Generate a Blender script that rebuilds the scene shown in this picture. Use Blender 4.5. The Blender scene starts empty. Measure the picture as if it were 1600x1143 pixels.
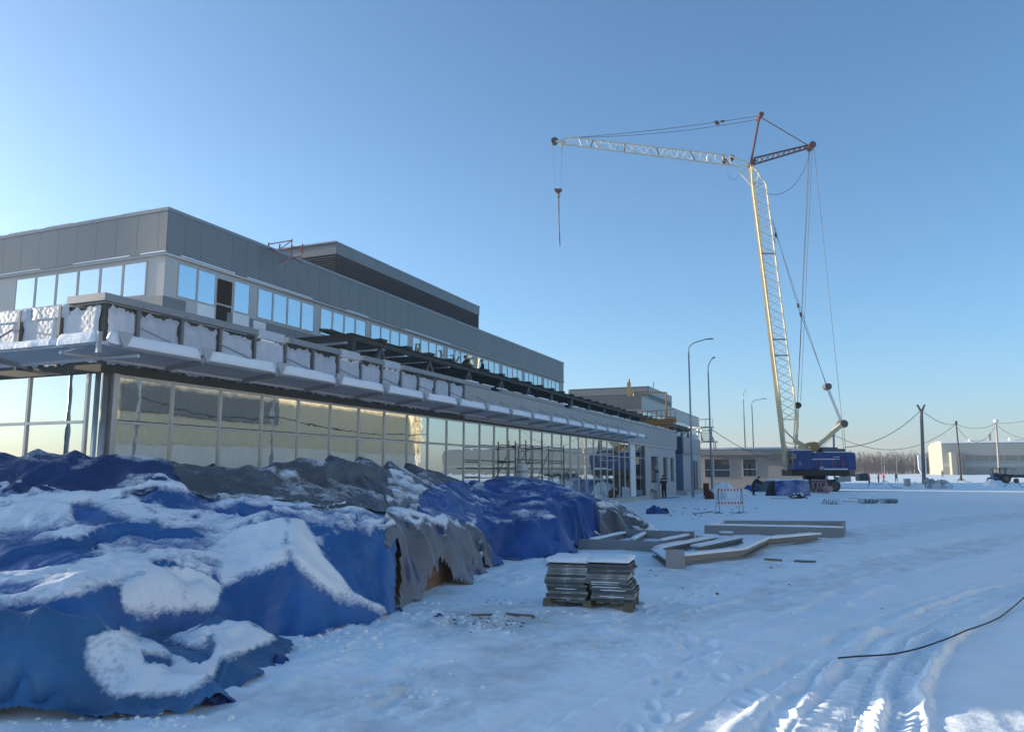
import bpy, bmesh, math, random
import numpy as np
from mathutils import Vector, Matrix
R = math.radians
random.seed(7)
sc = bpy.context.scene
col = sc.collection

# ------------------------------------------------------------------ camera
CAM_H, FPX, PITCH, YAW = 2.0, 1211.0, R(7.78), R(22.85)
cd = bpy.data.cameras.new('camera')
cam = bpy.data.objects.new('camera', cd); col.objects.link(cam)
cd.sensor_width = 36.0; cd.lens = FPX / 1600 * 36.0
cd.clip_start = 0.1; cd.clip_end = 6000
cam.location = (0, 0, CAM_H)
cam.rotation_euler = (R(90) + PITCH, 0, YAW)
sc.camera = cam

# ------------------------------------------------------------------ light
SUN_EL = 8.0
SUN_DIR = Vector((-0.9981, -0.061, math.tan(R(SUN_EL)))).normalized()   # towards the sun
w = bpy.data.worlds.new('World'); sc.world = w; w.use_nodes = True
nt = w.node_tree; bg = nt.nodes['Background']
sky = nt.nodes.new('ShaderNodeTexSky'); sky.sky_type = 'NISHITA'; sky.sun_disc = False
sky.sun_elevation = R(SUN_EL)
sky.sun_rotation = math.atan2(SUN_DIR.x, SUN_DIR.y)
sky.altitude = 100; sky.air_density = 0.75; sky.dust_density = 1.4; sky.ozone_density = 3.0
bg.inputs['Strength'].default_value = 0.15
hs = nt.nodes.new('ShaderNodeHueSaturation'); hs.inputs['Saturation'].default_value = 1.03; hs.inputs['Hue'].default_value = 0.492
nt.links.new(sky.outputs['Color'], hs.inputs['Color']); nt.links.new(hs.outputs['Color'], bg.inputs['Color'])
sd = bpy.data.lights.new('sun', 'SUN'); sd.energy = 4.8; sd.angle = R(0.6); sd.color = (1.0, 0.83, 0.62)
sun = bpy.data.objects.new('sun', sd); col.objects.link(sun)
sun.rotation_euler = SUN_DIR.to_track_quat('Z', 'Y').to_euler()
sc.view_settings.view_transform = 'Standard'; sc.view_settings.look = 'None'
sc.view_settings.gamma = 1; sc.view_settings.use_curve_mapping = False
sc.view_settings.exposure = 1.14
sc.cycles.max_bounces = 6; sc.cycles.glossy_bounces = 4; sc.cycles.transparent_max_bounces = 8

# ------------------------------------------------------------------ measuring helpers
RT = Vector((math.cos(YAW), math.sin(YAW), 0))      # rightwards, level
FW = Vector((-math.sin(YAW), math.cos(YAW), 0))     # view direction, level
UP = Vector((0, 0, 1))
def ray(u, v):
    y = 571.5 - v
    return (u - 800), 1211 * math.cos(PITCH) - y * math.sin(PITCH), 1211 * math.sin(PITCH) + y * math.cos(PITCH)
def A(u, v, d):                                     # survey point at level distance d
    l, h, z = ray(u, v)
    return FW * d + RT * (l / h * d) + UP * (CAM_H + z / h * d)
def G(u, v, z=0.0):                                 # survey point on the level z
    l, h, zz = ray(u, v)
    return A(u, v, (z - CAM_H) / zz * h)
def F(u, v, X):                                     # survey point on the plane x = X
    l, h, z = ray(u, v)
    p = FW + RT * (l / h) + UP * (z / h)
    t = X / p.x
    return p * t + UP * CAM_H
def hdist(p): return p.x * FW.x + p.y * FW.y

# ------------------------------------------------------------------ numpy noise
def _hash(ix, iy, s):
    n = (ix * 374761393 + iy * 668265263 + s * 974711) & 0x7fffffff
    n = ((n ^ (n >> 13)) * 1274126177) & 0x7fffffff
    return ((n ^ (n >> 16)) & 0xffff) / 65535.0
def vnoise(x, y, s=0):
    x = np.asarray(x, float); y = np.asarray(y, float)
    ix = np.floor(x).astype(np.int64); iy = np.floor(y).astype(np.int64)
    fx = x - ix; fy = y - iy
    fx = fx * fx * fx * (fx * (fx * 6 - 15) + 10); fy = fy * fy * fy * (fy * (fy * 6 - 15) + 10)
    a = _hash(ix, iy, s); b = _hash(ix + 1, iy, s); c = _hash(ix, iy + 1, s); d = _hash(ix + 1, iy + 1, s)
    return (a + (b - a) * fx) * (1 - fy) + (c + (d - c) * fx) * fy
def fbm(x, y, o=4, s=0):
    t = 0; a = 0.5
    for i in range(o):
        t = t + a * vnoise(x * 2 ** i + 17.3 * i, y * 2 ** i - 9.1 * i, s + i); a *= 0.5
    return t / (1 - 0.5 ** o)
def ridged(x, y, o=3, s=0):
    t = 0; a = 0.5
    for i in range(o):
        t = t + a * (1 - np.abs(2 * vnoise(x * 1.9 ** i + 5.7 * i, y * 1.9 ** i + 3.1 * i, s + i) - 1)); a *= 0.5
    return t / (1 - 0.5 ** o)
def worley(x, y, s=0):
    x = np.asarray(x, float); y = np.asarray(y, float)
    ix = np.floor(x).astype(np.int64); iy = np.floor(y).astype(np.int64)
    f1 = np.full(x.shape, 9.0); f2 = np.full(x.shape, 9.0)
    for i in (-1, 0, 1):
        for j in (-1, 0, 1):
            d = np.hypot(ix + i + _hash(ix + i, iy + j, s) - x, iy + j + _hash(ix + i, iy + j, s + 77) - y)
            f2 = np.minimum(f2, np.maximum(f1, d)); f1 = np.minimum(f1, d)
    return f1, f2
def crumple(x, y, s=0):                              # tent-like ridges with flat sagging facets between them
    f1, f2 = worley(x, y, s); return 0.45 - np.minimum(f2 - f1, 0.9)
def sstep(a, b, x):
    t = np.clip((np.asarray(x, float) - a) / (b - a), 0, 1); return t * t * (3 - 2 * t)

# ------------------------------------------------------------------ materials
MATS = {}
def mat(name, c, rough=0.6, metal=0.0, var=0.12, scale=3.0, bump=0.0, bscale=40.0, spec=0.5, stretch=None):
    if name in MATS: return MATS[name]
    m = bpy.data.materials.new(name); m.use_nodes = True
    N = m.node_tree.nodes; L = m.node_tree.links
    b = N['Principled BSDF']; b.inputs['Roughness'].default_value = rough; b.inputs['Metallic'].default_value = metal
    b.inputs['Specular IOR Level'].default_value = spec
    tc = N.new('ShaderNodeTexCoord'); src = tc.outputs['Object']
    if stretch:
        mp = N.new('ShaderNodeMapping'); mp.inputs['Scale'].default_value = stretch
        L.new(src, mp.inputs['Vector']); src = mp.outputs['Vector']
    oi = N.new('ShaderNodeObjectInfo')
    n1 = N.new('ShaderNodeTexNoise'); n1.inputs['Scale'].default_value = scale; n1.inputs['Detail'].default_value = 6
    L.new(src, n1.inputs['Vector'])
    ad = N.new('ShaderNodeMath'); ad.operation = 'MULTIPLY_ADD'
    L.new(oi.outputs['Random'], ad.inputs[0]); ad.inputs[1].default_value = 0.35; L.new(n1.outputs['Fac'], ad.inputs[2])
    mr = N.new('ShaderNodeMapRange'); mr.inputs['From Min'].default_value = 0.25; mr.inputs['From Max'].default_value = 1.05
    mr.inputs['To Min'].default_value = 1 - var; mr.inputs['To Max'].default_value = 1 + var
    L.new(ad.outputs[0], mr.inputs['Value'])
    mx = N.new('ShaderNodeVectorMath'); mx.operation = 'SCALE'; mx.inputs[0].default_value = c
    L.new(mr.outputs['Result'], mx.inputs['Scale']); L.new(mx.outputs['Vector'], b.inputs['Base Color'])
    if bump:
        n2 = N.new('ShaderNodeTexNoise'); n2.inputs['Scale'].default_value = bscale; n2.inputs['Detail'].default_value = 4
        L.new(src, n2.inputs['Vector'])
        bp = N.new('ShaderNodeBump'); bp.inputs['Strength'].default_value = bump; bp.inputs['Distance'].default_value = 0.02
        L.new(n2.outputs['Fac'], bp.inputs['Height']); L.new(bp.outputs['Normal'], b.inputs['Normal'])
    MATS[name] = m; return m

def glass_mat(name, tint, refl, dark, wave=0.02, wscale=1.2):
    m = bpy.data.materials.new(name); m.use_nodes = True
    N = m.node_tree.nodes; L = m.node_tree.links
    N.remove(N['Principled BSDF']); out = N['Material Output']
    g = N.new('ShaderNodeBsdfGlossy'); g.inputs['Color'].default_value = (*tint, 1); g.inputs['Roughness'].default_value = 0.0
    d = N.new('ShaderNodeBsdfDiffuse'); d.inputs['Color'].default_value = (*dark, 1)
    tc = N.new('ShaderNodeTexCoord'); oi = N.new('ShaderNodeObjectInfo')
    cm = N.new('ShaderNodeVectorMath'); cm.operation = 'MULTIPLY_ADD'
    L.new(oi.outputs['Random'], cm.inputs[0]); cm.inputs[1].default_value = (37, 53, 71); L.new(tc.outputs['Object'], cm.inputs[2])
    n = N.new('ShaderNodeTexNoise'); n.inputs['Scale'].default_value = wscale; n.inputs['Detail'].default_value = 2
    L.new(cm.outputs['Vector'], n.inputs['Vector'])
    bp = N.new('ShaderNodeBump'); bp.inputs['Strength'].default_value = 1.0; bp.inputs['Distance'].default_value = wave
    L.new(n.outputs['Fac'], bp.inputs['Height']); L.new(bp.outputs['Normal'], g.inputs['Normal'])
    mx = N.new('ShaderNodeMixShader'); mx.inputs['Fac'].default_value = refl
    L.new(d.outputs[0], mx.inputs[1]); L.new(g.outputs[0], mx.inputs[2]); L.new(mx.outputs[0], out.inputs['Surface'])
    MATS[name] = m; return m

SNOW = mat('snow', (0.83, 0.88, 0.92), 0.65, var=0.04, scale=2.0, bump=0.5, bscale=14, spec=0.25)
CLAD = mat('grey_cladding', (0.17, 0.182, 0.188), 0.45, 0.25, var=0.10, scale=0.9)
COPING = mat('coping_metal', (0.24, 0.25, 0.255), 0.42, 0.3, var=0.05)
LGREY = mat('pale_wall_panel', (0.45, 0.445, 0.43), 0.6, var=0.05, scale=0.8)
ALU = mat('aluminium', (0.50, 0.49, 0.47), 0.38, 0.6, var=0.08)
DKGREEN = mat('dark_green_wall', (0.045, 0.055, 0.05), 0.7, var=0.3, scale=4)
FOIL = mat('foil_insulation', (0.50, 0.53, 0.57), 0.55, 0.08, var=0.15, scale=5, bump=0.5, bscale=12)
FASC = mat('fascia_panel', (0.33, 0.335, 0.33), 0.5, 0.15, var=0.05)
LOUV = mat('louvre_slat', (0.55, 0.57, 0.60), 0.5, 0.1, var=0.08)
GALV = mat('galvanised_steel', (0.36, 0.38, 0.40), 0.4, 0.6, var=0.18, scale=8)
STEELDK = mat('dark_primer_steel', (0.028, 0.034, 0.032), 0.6, 0.1, var=0.3)
BEAM = mat('grey_primer_steel', (0.23, 0.25, 0.265), 0.55, 0.1, var=0.12, scale=4)
LVDARK = mat('dark_louvre', (0.12, 0.13, 0.145), 0.6, 0.0, var=0.1)
BLACK = mat('black_rubber', (0.018, 0.018, 0.02), 0.7, var=0.2)
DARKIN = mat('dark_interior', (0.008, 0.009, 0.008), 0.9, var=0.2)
WOOD = mat('raw_wood', (0.17, 0.135, 0.095), 0.8, var=0.3, scale=6, bump=0.3, stretch=(1, 6, 6))
POLEW = mat('weathered_pole_wood', (0.19, 0.165, 0.14), 0.85, var=0.25, scale=5)
CARD = mat('brown_board', (0.20, 0.115, 0.06), 0.8, var=0.2)
RUST = mat('rust', (0.115, 0.04, 0.025), 0.85, var=0.35, scale=9, bump=0.4)
YEL = mat('cream_yellow_paint', (0.62, 0.54, 0.34), 0.5, var=0.16, scale=4)
PALEY = mat('pale_lattice_paint', (0.64, 0.59, 0.43), 0.5, var=0.14, scale=4)
REDDK = mat('dark_red_paint', (0.075, 0.014, 0.022), 0.5, var=0.2)
BLUEP = mat('blue_machine_paint', (0.014, 0.05, 0.19), 0.45, var=0.22, scale=2)
ORANGE = mat('orange_paint', (0.40, 0.17, 0.035), 0.55, var=0.2)
WHITE = mat('white_paint', (0.74, 0.74, 0.72), 0.5, var=0.06)
CREAM = mat('cream_wall', (0.62, 0.54, 0.36), 0.7, var=0.05, scale=0.5)
BEIGE = mat('beige_wall', (0.34, 0.335, 0.33), 0.7, var=0.05, scale=0.5)
ROPE = mat('steel_rope', (0.05, 0.05, 0.055), 0.6, 0.3, var=0.2)
SKIN = mat('skin', (0.42, 0.25, 0.18), 0.6, var=0.08)
HOOKM = mat('hook_block_paint', (0.10, 0.05, 0.045), 0.6, var=0.3)
GL = glass_mat('glass_low', (0.88, 0.90, 0.86), 0.76, (0.12, 0.12, 0.11), 0.0011, 2.0)
GLU = glass_mat('glass_upper', (0.78, 0.86, 0.90), 0.74, (0.03, 0.04, 0.05), 0.0006, 1.5)
GLK = glass_mat('glass_far', (0.5, 0.6, 0.65), 0.25, (0.05, 0.07, 0.085), 0.0, 1.5)
GLE = glass_mat('glass_end', (0.74, 0.86, 0.88), 0.62, (0.04, 0.05, 0.05), 0.0006, 1.5)
GLD = glass_mat('glass_dark', (0.6, 0.65, 0.7), 0.45, (0.02, 0.025, 0.03), 0.001, 1.5)

# ------------------------------------------------------------------ object helpers
W = {}
def link(o, parent=None, pos=None):
    col.objects.link(o)
    p = Vector(pos) if pos is not None else Vector((0, 0, 0))
    if parent is not None:
        o.parent = parent; o.location = p - W[parent.name]
    else: o.location = p
    W[o.name] = p
    return o
def tag(o, label=None, cat=None, group=None, kind=None):
    if label: o['label'] = label
    if cat: o['category'] = cat
    if group: o['group'] = group
    if kind: o['kind'] = kind
    return o
def thing(name, loc, label, cat, group=None):
    o = bpy.data.objects.new(name, None); o.empty_display_size = 0.2
    link(o, None, loc); return tag(o, label, cat, group)
def inst(name, mesh, parent, pos, rot=None):
    o = bpy.data.objects.new(name, mesh); link(o, parent, pos)
    if rot: o.rotation_euler = rot
    return o

class MB:
    def __init__(s): s.v = []; s.f = []; s.m = []; s.cur = 0
    def add(s, vs, fs):
        k = len(s.v); s.v += [tuple(p) for p in vs]
        for f in fs: s.f.append(tuple(i + k for i in f)); s.m.append(s.cur)
        return s
    def mi(s, i): s.cur = i; return s
    def box(s, a, b):
        (x0, y0, z0), (x1, y1, z1) = [min(p, q) for p, q in zip(a, b)], [max(p, q) for p, q in zip(a, b)]
        return s.add([(x0, y0, z0), (x1, y0, z0), (x1, y1, z0), (x0, y1, z0), (x0, y0, z1), (x1, y0, z1), (x1, y1, z1), (x0, y1, z1)],
            [(3, 2, 1, 0), (4, 5, 6, 7), (0, 1, 5, 4), (1, 2, 6, 5), (2, 3, 7, 6), (3, 0, 4, 7)])
    def obox(s, c, ax, ay, az):                       # oriented box: centre + half vectors
        c, ax, ay, az = map(Vector, (c, ax, ay, az)); vs = []
        for k in (-1, 1):
            for i, j in ((-1, -1), (1, -1), (1, 1), (-1, 1)): vs.append(c + ax * i + ay * j + az * k)
        return s.add(vs, [(3, 2, 1, 0), (4, 5, 6, 7), (0, 1, 5, 4), (1, 2, 6, 5), (2, 3, 7, 6), (3, 0, 4, 7)])
    def bar(s, a, b, wd, ht=None, up=UP):             # rectangular bar from a to b
        a, b = Vector(a), Vector(b); ht = ht or wd; d = b - a
        if d.length < 1e-6: return s
        t = d.normalized(); u = Vector(up)
        if abs(t.dot(u)) > 0.98: u = Vector((1, 0, 0))
        sx = t.cross(u).normalized(); sz = sx.cross(t)
        return s.obox((a + b) / 2, sx * wd / 2, d / 2, sz * ht / 2)
    def ibeam(s, a, b, wd, ht, t=0.03):
        s.bar(Vector(a) + UP * (ht - t) / 2, Vector(b) + UP * (ht - t) / 2, wd, t)
        s.bar(Vector(a) - UP * (ht - t) / 2, Vector(b) - UP * (ht - t) / 2, wd, t)
        return s.bar(a, b, t, ht - 2 * t - 0.004)
    def tube(s, pts, r, n=6, cap=True):
        pts = [Vector(p) for p in pts]; rs = r if isinstance(r, (list, tuple)) else [r] * len(pts)
        vs = []; fs = []
        ref = UP
        for i, p in enumerate(pts):
            d = (pts[min(i + 1, len(pts) - 1)] - pts[max(i - 1, 0)])
            d = d.normalized() if d.length > 1e-9 else UP
            u = ref if abs(d.dot(ref)) < 0.95 else Vector((1, 0, 0))
            a = d.cross(u).normalized(); b = a.cross(d)
            for k in range(n):
                t = 2 * math.pi * k / n; vs.append(p + (a * math.cos(t) + b * math.sin(t)) * rs[i])
        for i in range(len(pts) - 1):
            for k in range(n):
                k2 = (k + 1) % n; fs.append((i * n + k, i * n + k2, (i + 1) * n + k2, (i + 1) * n + k))
        if cap: fs.append(tuple(range(n))[::-1]); fs.append(tuple((len(pts) - 1) * n + k for k in range(n)))
        return s.add(vs, fs)
    def prism(s, poly, ext):                          # polygon (3-D points) extruded by a vector
        n = len(poly); e = Vector(ext); a = [Vector(p) for p in poly]
        return s.add(a + [p + e for p in a], [tuple(range(n))[::-1], tuple(range(n, 2 * n))] + [(i, (i + 1) % n, n + (i + 1) % n, n + i) for i in range(n)])
    def disc(s, c, axis, r, t, n=16):
        c, ax = Vector(c), Vector(axis).normalized()
        return s.tube([c - ax * t / 2, c + ax * t / 2], r, n)
    def mesh(s, name, mats, smooth=False, off=None):
        m = bpy.data.meshes.new(name)
        vs = s.v if off is None else [tuple(Vector(p) - off) for p in s.v]
        m.from_pydata(vs, [], s.f)
        for q in (mats if isinstance(mats, (list, tuple)) else [mats]): m.materials.append(q)
        if max(s.m, default=0) > 0: m.polygons.foreach_set('material_index', s.m)
        if smooth: m.polygons.foreach_set('use_smooth', [True] * len(m.polygons))
        m.validate(); m.update()
        return m
    def build(s, name, mats, parent=None, smooth=False):   # vertices are world coordinates
        a = np.array(s.v); c = Vector(((a[:, 0].min() + a[:, 0].max()) / 2, (a[:, 1].min() + a[:, 1].max()) / 2, a[:, 2].min()))
        if smooth == 'auto':
            me = s.mesh(name, mats, True, c)
            try: me.set_sharp_from_angle(angle=R(40))
            except Exception: pass
        else: me = s.mesh(name, mats, smooth, c)
        o = bpy.data.objects.new(name, me); return link(o, parent, c)

def gridmesh(name, X, Y, Z, mats, keep=None, attrs=None):
    """X,Y,Z 2-D arrays -> mesh, dropping cells where keep (per vertex) is False for any corner"""
    n, m = X.shape
    idx = np.arange(n * m).reshape(n, m)
    q = np.stack([idx[:-1, :-1], idx[1:, :-1], idx[1:, 1:], idx[:-1, 1:]], -1).reshape(-1, 4)
    if keep is not None:
        kk = keep.reshape(-1); q = q[kk[q].all(1)]
    used = np.unique(q); remap = -np.ones(n * m, np.int64); remap[used] = np.arange(len(used)); q = remap[q]
    me = bpy.data.meshes.new(name)
    co = np.stack([X, Y, Z], -1).reshape(-1, 3)[used]
    me.vertices.add(len(used)); me.vertices.foreach_set('co', co.reshape(-1).astype(np.float32))
    me.loops.add(len(q) * 4); me.loops.foreach_set('vertex_index', q.reshape(-1).astype(np.int32))
    me.polygons.add(len(q)); me.polygons.foreach_set('loop_start', (np.arange(len(q)) * 4).astype(np.int32))
    me.polygons.foreach_set('use_smooth', np.ones(len(q), bool))
    for k, a in (attrs or {}).items():
        t = me.attributes.new(k, 'FLOAT', 'POINT'); t.data.foreach_set('value', a.reshape(-1)[used].astype(np.float32))
    for mm in (mats if isinstance(mats, (list, tuple)) else [mats]): me.materials.append(mm)
    me.update(calc_edges=True); me.validate()
    return me

def attr_mix_mat(name, base, attr, base2, rough=0.5, creases=0.0, bump=0.3, bscale=30, edge=0.18, nscale=9.0, var=0.2, rough2=0.65, spec=0.4, stretch=None, bias=0.0):
    """surface colour 'base' with a second cover (snow, dirt) where the vertex attribute says so, with a broken edge"""
    m = bpy.data.materials.new(name); m.use_nodes = True
    N = m.node_tree.nodes; L = m.node_tree.links; b = N['Principled BSDF']
    b.inputs['Specular IOR Level'].default_value = spec
    tc = N.new('ShaderNodeTexCoord'); src = tc.outputs['Object']
    at = N.new('ShaderNodeAttribute'); at.attribute_name = attr
    if stretch:
        mp = N.new('ShaderNodeMapping'); mp.inputs['Scale'].default_value = stretch; L.new(src, mp.inputs['Vector']); src2 = mp.outputs['Vector']
    else: src2 = src
    n = N.new('ShaderNodeTexNoise'); n.inputs['Scale'].default_value = nscale; n.inputs['Detail'].default_value = 8; n.inputs['Roughness'].default_value = 0.65
    L.new(src2, n.inputs['Vector'])
    s1 = N.new('ShaderNodeMath'); s1.operation = 'MULTIPLY_ADD'; L.new(n.outputs['Fac'], s1.inputs[0]); s1.inputs[1].default_value = 0.9; L.new(at.outputs['Fac'], s1.inputs[2])
    mr = N.new('ShaderNodeMapRange'); mr.inputs['From Min'].default_value = 0.95 - edge - bias; mr.inputs['From Max'].default_value = 0.95 + edge - bias
    L.new(s1.outputs[0], mr.inputs['Value'])
    n2 = N.new('ShaderNodeTexNoise'); n2.inputs['Scale'].default_value = 1.3; n2.inputs['Detail'].default_value = 7; L.new(src, n2.inputs['Vector'])
    mv = N.new('ShaderNodeMapRange'); mv.inputs['To Min'].default_value = 1 - var; mv.inputs['To Max'].default_value = 1 + var; L.new(n2.outputs['Fac'], mv.inputs['Value'])
    mv.inputs['From Min'].default_value = 0.25; mv.inputs['From Max'].default_value = 0.75
    sca = N.new('ShaderNodeVectorMath'); sca.operation = 'SCALE'; sca.inputs[0].default_value = base; L.new(mv.outputs['Result'], sca.inputs['Scale'])
    mx = N.new('ShaderNodeMix'); mx.data_type = 'RGBA'; L.new(mr.outputs['Result'], mx.inputs['Factor']); L.new(sca.outputs['Vector'], mx.inputs['A']); mx.inputs['B'].default_value = (*base2, 1)
    L.new(mx.outputs['Result'], b.inputs['Base Color'])
    rr = N.new('ShaderNodeMapRange'); rr.inputs['To Min'].default_value = rough; rr.inputs['To Max'].default_value = rough2; L.new(mr.outputs['Result'], rr.inputs['Value']); L.new(rr.outputs['Result'], b.inputs['Roughness'])
    n3 = N.new('ShaderNodeTexNoise'); n3.inputs['Scale'].default_value = bscale; n3.inputs['Detail'].default_value = 5; L.new(src, n3.inputs['Vector'])
    hh = N.new('ShaderNodeMath'); hh.operation = 'MULTIPLY_ADD'; L.new(mr.outputs['Result'], hh.inputs[0]); hh.inputs[1].default_value = 0.8; L.new(n3.outputs['Fac'], hh.inputs[2])
    bp = N.new('ShaderNodeBump'); bp.inputs['Strength'].default_value = bump; bp.inputs['Distance'].default_value = 0.03
    L.new(hh.outputs[0], bp.inputs['Height']); L.new(bp.outputs['Normal'], b.inputs['Normal'])
    if creases:                                      # crumpled sheet: straight creases between flat facets, hidden under the cover
        last = None
        for sc_, st_ in ((2.6, 1.0), (6.5, 0.6)):
            wn = N.new('ShaderNodeTexNoise'); wn.inputs['Scale'].default_value = sc_ * .5; L.new(src, wn.inputs['Vector'])
            wv = N.new('ShaderNodeVectorMath'); wv.operation = 'MULTIPLY_ADD'; L.new(wn.outputs['Color'], wv.inputs[0]); wv.inputs[1].default_value = (.5, .5, .5); L.new(src, wv.inputs[2])
            vo = N.new('ShaderNodeTexVoronoi'); vo.feature = 'DISTANCE_TO_EDGE'; vo.inputs['Scale'].default_value = sc_; L.new(wv.outputs['Vector'], vo.inputs['Vector'])
            b2 = N.new('ShaderNodeBump'); b2.inputs['Distance'].default_value = 0.16 / sc_; b2.invert = sc_ < 5
            iv = N.new('ShaderNodeMath'); iv.operation = 'MULTIPLY_ADD'; L.new(mr.outputs['Result'], iv.inputs[0]); iv.inputs[1].default_value = -creases * st_; iv.inputs[2].default_value = creases * st_
            L.new(iv.outputs[0], b2.inputs['Strength']); L.new(vo.outputs['Distance'], b2.inputs['Height'])
            if last: L.new(last.outputs['Normal'], b2.inputs['Normal'])
            last = b2
        L.new(last.outputs['Normal'], bp.inputs['Normal'])
    return m

# ================================================================== GROUND
def poly_dist(px, py, pts):
    """distance, side and arc length to a polyline (arrays)"""
    best = np.full(px.shape, 1e9); side = np.zeros(px.shape); arc = np.zeros(px.shape); s0 = 0.0
    for a, b in zip(pts[:-1], pts[1:]):
        dx, dy = b[0] - a[0], b[1] - a[1]; ln = math.hypot(dx, dy)
        t = np.clip(((px - a[0]) * dx + (py - a[1]) * dy) / ln ** 2, 0, 1)
        ex = px - (a[0] + t * dx); ey = py - (a[1] + t * dy)
        d = np.hypot(ex, ey); c = (dx * ey - dy * ex) / ln
        k = d < best
        best = np.where(k, d, best); side = np.where(k, c, side); arc = np.where(k, s0 + t * ln, arc); s0 += ln
    return best, side, arc
def smooth_line(pts, n=8):
    P = [Vector(p) for p in pts]; out = []
    for i in range(len(P) - 1):
        p0, p1, p2, p3 = P[max(i - 1, 0)], P[i], P[i + 1], P[min(i + 2, len(P) - 1)]
        for k in range(n):
            t = k / n
            out.append(0.5 * ((2 * p1) + (p2 - p0) * t + (2 * p0 - 5 * p1 + 4 * p2 - p3) * t * t + (3 * p1 - p0 - 3 * p2 + p3) * t ** 3))
    return out + [P[-1]]
def gpath(pix): return [(p.x, p.y) for p in smooth_line([G(u, v) for u, v in pix], 5)]
LUG = gpath([(1290, 1230), (1325, 1143), (1345, 1100), (1372, 1050), (1412, 1005), (1475, 965), (1560, 928), (1720, 888)])
RUTS = [(gpath([(1395, 1230), (1408, 1143), (1414, 1085), (1430, 1035), (1480, 985)]), 0.13, 0.07),
        (gpath([(980, 1240), (1090, 1143), (1180, 1075), (1300, 1005), (1450, 945), (1640, 890)]), 0.16, 0.035),
        (gpath([(1120, 1240), (1205, 1143), (1270, 1080), (1370, 1000), (1500, 940), (1660, 893)]), 0.16, 0.035),
        (gpath([(700, 1230), (860, 1110), (1040, 1030), (1230, 960), (1400, 905), (1600, 860)]), 0.2, 0.03),
        (gpath([(1100, 960), (1260, 910), (1420, 860), (1620, 820)]), 0.22, 0.03),
        (gpath([(1250, 960), (1360, 910), (1480, 865), (1640, 830)]), 0.22, 0.03)]
PACK = [(gpath([(-200, 1190), (300, 1120), (640, 1085), (900, 1010), (1200, 930), (1500, 855), (1800, 810)]), 1.1),
        (gpath([(1000, 900), (1250, 850), (1500, 812), (1800, 785)]), 2.5)]
DIRTY = [(G(770, 968), 1.5, 0.42), (G(700, 945), 1.1, 0.25), (G(700, 925), 0.8, 0.2), (G(860, 985), 0.7, 0.15), (G(1000, 885), 1.0, 0.12)]
PRINTS = []
_r = random.Random(5)
for trail in ([(1010, 1143), (1060, 1010), (1100, 930), (1180, 880)], [(520, 1100), (700, 1040), (880, 990), (1000, 960), (1120, 905)], [(1230, 1143), (1120, 1030), (1020, 965), (960, 930)], [(640, 1010), (760, 1000), (850, 985)], [(1250, 960), (1190, 905), (1160, 885)]):
    q_ = [G(u, v) for u, v in trail]
    for a_, b_ in zip(q_[:-1], q_[1:]):
        n_ = max(1, int((b_ - a_).length / .36)); dr = (b_ - a_).normalized(); sd0 = Vector((-dr.y, dr.x, 0))
        for k in range(n_):
            p = a_.lerp(b_, k / n_) + sd0 * (.10 * (-1) ** k + _r.uniform(-.05, .05)) + dr * _r.uniform(-.06, .06); PRINTS.append((p.x, p.y, math.atan2(dr.y, dr.x) + _r.uniform(-.25, .25)))
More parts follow.
